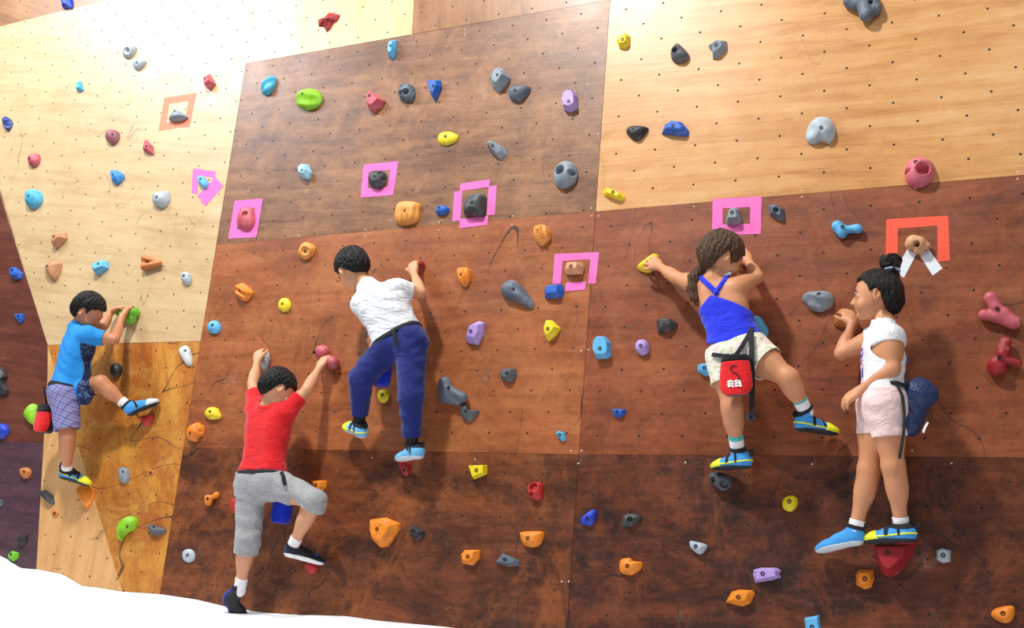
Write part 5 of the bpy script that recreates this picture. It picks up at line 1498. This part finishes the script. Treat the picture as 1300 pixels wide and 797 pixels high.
# red bag of the girl in blue: modelled as a padded pouch
oD = P(934, 452, .325)
def pouch(label, org, w_top, w_bot, hgt, dep, body_m, side_m, axes, rim_h=.022):
    root = empty('chalk_bag', frame_at(org)); tag(root, label, 'chalk bag')
    A = [nrm(a) for a in axes]
    def q(X, Y, Z):
        p = (X, Y, Z)
        return [sum((p[i]-org[i])*A[k][i] for i in range(3)) for k in range(3)]
    def fld(off, y0, y1, z0=-1, z1=1):
        g = Field(org-hgt-.05, org+hgt*.4+.05, .0026)
        def fn(X, Y, Z):
            a, b, c = q(X, Y, Z)
            t = np.clip(-b/hgt, 0, 1); hw = (w_top+(w_bot-w_top)*np.sin(t*1.9)/.95)*np.where(t > .75, np.sqrt(np.maximum(1-((t-.75)/.25)**2*.55, 0.02)), 1)
            d = ((np.abs(a)/hw)**2.6+(np.abs(c)/dep)**2.6)**(1/2.6)-1
            return np.maximum.reduce([d*dep-off, b-y1, y0-b, z0-c, c-z1])
        g.F = np.broadcast_to(fn(g.ax[0][:, None, None], g.ax[1][None, :, None], g.ax[2][None, None, :]), g.F.shape).astype(np.float32).copy()
        return g
    for nm, m, a in (('bag_body', side_m, (0, -hgt, -rim_h)), ('bag_front_panel', body_m, (.0022, -hgt*1.01, -rim_h-.003, dep*.30, 1)), ('bag_rim', side_m, (.003, -rim_h, .0))):
        V, Q = fld(*a).mesh(); link(nm, np_mesh(V-org, Q), m, root)
    return root, A
black_f = cloth_mat('bag_black', '#15151a', 20, .4)
axD = [(1, .04, .0), (-.06, 1, .08), (0, -.08, 1)]
rD, AD = pouch('red chalk bag with white lettering on the back of the blue-top girl', oD, .052, .064, .158, .036, red_f, black_f, axD)
fz = .040
def onbag(x, y): return AD[0]*x+AD[1]*y+AD[2]*fz
S = [(.010, -.050), (-.006, -.046), (-.014, -.058), (-.004, -.072), (.012, -.082), (.018, -.096), (.010, -.106)]
webbing('curved_mark', plain('mark_dark_red', '#4a1014', .7), [onbag(*p) for p in S], .0028, .0008, rD, np.zeros(3), None, view=AD[2])
wl = plain('mark_white', '#f4f4f4', .6)
glyphs = [[(-.030, -.112), (-.018, -.106), (-.006, -.112)], [(-.002, -.110), (.010, -.106), (.020, -.110)], [(-.030, -.121), (-.018, -.117), (-.004, -.121)], [(.000, -.121), (.012, -.116), (.022, -.121)],
          [(-.028, -.131), (-.016, -.126), (-.004, -.132)], [(.002, -.130), (.014, -.127), (.026, -.131)], [(-.022, -.106), (-.026, -.131)], [(.006, -.106), (.002, -.131)], [(.020, -.108), (.024, -.131)]]
for gl in glyphs: webbing('white_glyph', wl, [onbag(*p) for p in gl], .0030, .0008, rD, np.zeros(3), None, view=AD[2])
# its webbing belt and the long loose strap
bD = [onD(x, y, .028) for x, y in ((904, 450), (912, 451), (922, 452), (933, 451), (941, 441), (948, 429), (955, 416))]
webbing('waist_strap', blk, bD, .0085, .0022, rD, oD)
webbing('loose_strap', blk, [P(954, 421, .292), P(954.5, 450, .315), P(955, 480, .31), P(954.5, 527, .30)], .0105, .0018, rD, oD)
# navy bag of the girl in white
oE = P(1168, 487, .22)
rE = empty('chalk_bag', frame_at(oE)); tag(rE, 'glossy navy chalk bag hanging behind the girl in the white top', 'chalk bag')
AE = [nrm((.95, -.30, 0)), nrm((.30, .95, 0)), np.array([0, 0, 1.0])]
g = Field(oE-np.array([.12, .28, .12]), oE+np.array([.16, .10, .12]), .003)
tE_, bE_ = oE+AE[0]*.004-AE[1]*.035, oE+AE[0]*.000-AE[1]*.155
g.cap(tE_, bE_, .058, .046); g.ell(tE_+AE[0]*.012, (.062, .040, .054), AE, k=.03); g.ell(bE_, (.050, .050, .046), AE, k=.02, boxy=True)
g.add(wrinkle(.0035, seed=5, dirv=(.3, .4, .8), fr=22))
V, Q = g.mesh(); link('bag_body', np_mesh(V-oE, Q), navy_f, rE)
g = Field(oE-.11, oE+.11, .003)
for i in range(24):
    a0, a1 = i/24*6.2832, (i+1)/24*6.2832
    g.cap(tE_+AE[1]*.012+AE[0]*math.cos(a0)*.060+AE[2]*math.sin(a0)*.055, tE_+AE[1]*.012+AE[0]*math.cos(a1)*.060+AE[2]*math.sin(a1)*.055, .0055, k=.003)
V, Q = g.mesh(); link('bag_rim', np_mesh(V-oE, Q), black_f, rE)
bE = [P(1122, 487, .31), P(1137, 486, .305), P(1150, 490, .28), P(1158, 492, .25)]
webbing('waist_strap', blk, bE, .0075, .002, rE, oE)
webbing('loose_strap', blk, [P(1138, 487, .315), P(1146, 505, .315), P(1148, 540, .31), P(1142, 582, .30)], .0055, .0016, rE, oE)
webbing('white_glyph', wl, [P(1178, 536, .278), P(1174, 543, .28), P(1172, 549, .28)], .004, .001, rE, oE)
# red bag of the boy in blue, mostly hidden by his shorts
oA = P(62, 515, .20)
rA, AA = pouch('red and black chalk bag hanging behind the boy in the blue T-shirt', oA, .055, .055, .150, .045, red_f, black_f, [(1, 0, .0), (0, 1, 0), (0, 0, 1)], rim_h=.04)
webbing('waist_strap', blk, [P(56, 490, .30), P(57, 500, .26), P(60, 514, .22)], .007, .002, rA, oA)
# blue bags hanging in front of the two boys in the middle
for lab, o3, bx in (('blue chalk bag hanging in front of the boy in red, seen under his thigh', (362, 625, .10), ((340, 604, .13), (352, 612, .12))), ('blue chalk bag seen between the navy trouser legs', (487, 452, .10), ((490, 440, .13), (487, 448, .12)))):
    oo = P(*o3)
    rr, AA = pouch(lab, oo, .048, .050, .150, .040, blue_f, blue_f, [(1, 0, .0), (0, 1, 0), (0, 0, 1)], rim_h=.03)
    webbing('waist_strap', blk, [P(*b) for b in bx], .006, .002, rr, oo)
# belt buckles with hanging ends on the two boys' backs
for kid, a in ((B_, [(357, 599, .305), (360, 606, .312), (362, 616, .308)]), (C_, [(499, 419, .315), (501, 426, .318), (504, 438, .31)])):
    webbing('belt_tail', blk, [P(*p) for p in a], .009, .003, kid.o, kid.org)
# ------------------------------------------------------------------ camera
cam = bpy.data.cameras.new('camera'); co = bpy.data.objects.new('camera', cam); COL.objects.link(co)
cam.sensor_width = 36; cam.lens = F_PX/1300*36; cam.clip_start = .05
Rc = Matrix(np.array([_U, _V, _N]).tolist())          # camera axes -> wall axes
mw = (R_WALL @ Rc).to_4x4(); mw.translation = W((0, 0, D))
co.matrix_world = mw
SC.camera = co

# ------------------------------------------------------------------ light: lamps high in the hall
def area(name, pos, tgt, size, power, col=(1, 1, 1)):
    l = bpy.data.lights.new(name, 'AREA'); l.shape = 'RECTANGLE'; l.size = size[0]; l.size_y = size[1]; l.energy = power; l.color = col
    o = bpy.data.objects.new(name, l); COL.objects.link(o)
    a = W(pos); b = W(tgt)
    o.location = a; o.rotation_euler = (b-a).to_track_quat('-Z', 'Y').to_euler()
    return o
Hp = P(255, 35)
refl = Hp+np.array([Hp[0], Hp[1], D])*.62
area('hall_lamp', refl, Hp, (1.9, 1.4), 250, (.86, .93, 1))
area('hall_lamp', (-3.4, 7.0, 4.2), (-2.0, 1.5, 0), (.5, .5), 600, (1, .98, .95))
area('hall_lamp', (1.6, 6.0, 5.0), (-.5, 1.5, 0), (.5, .5), 110, (1, .97, .93))
w = bpy.data.worlds.new('hall'); SC.world = w; w.use_nodes = True
w.node_tree.nodes['Background'].inputs[0].default_value = (.93, .96, 1, 1)
w.node_tree.nodes['Background'].inputs[1].default_value = .23
SC.view_settings.view_transform = 'Standard'; SC.view_settings.look = 'None'
SC.view_settings.gamma = 1; SC.view_settings.use_curve_mapping = False
SC.view_settings.exposure = -0.12
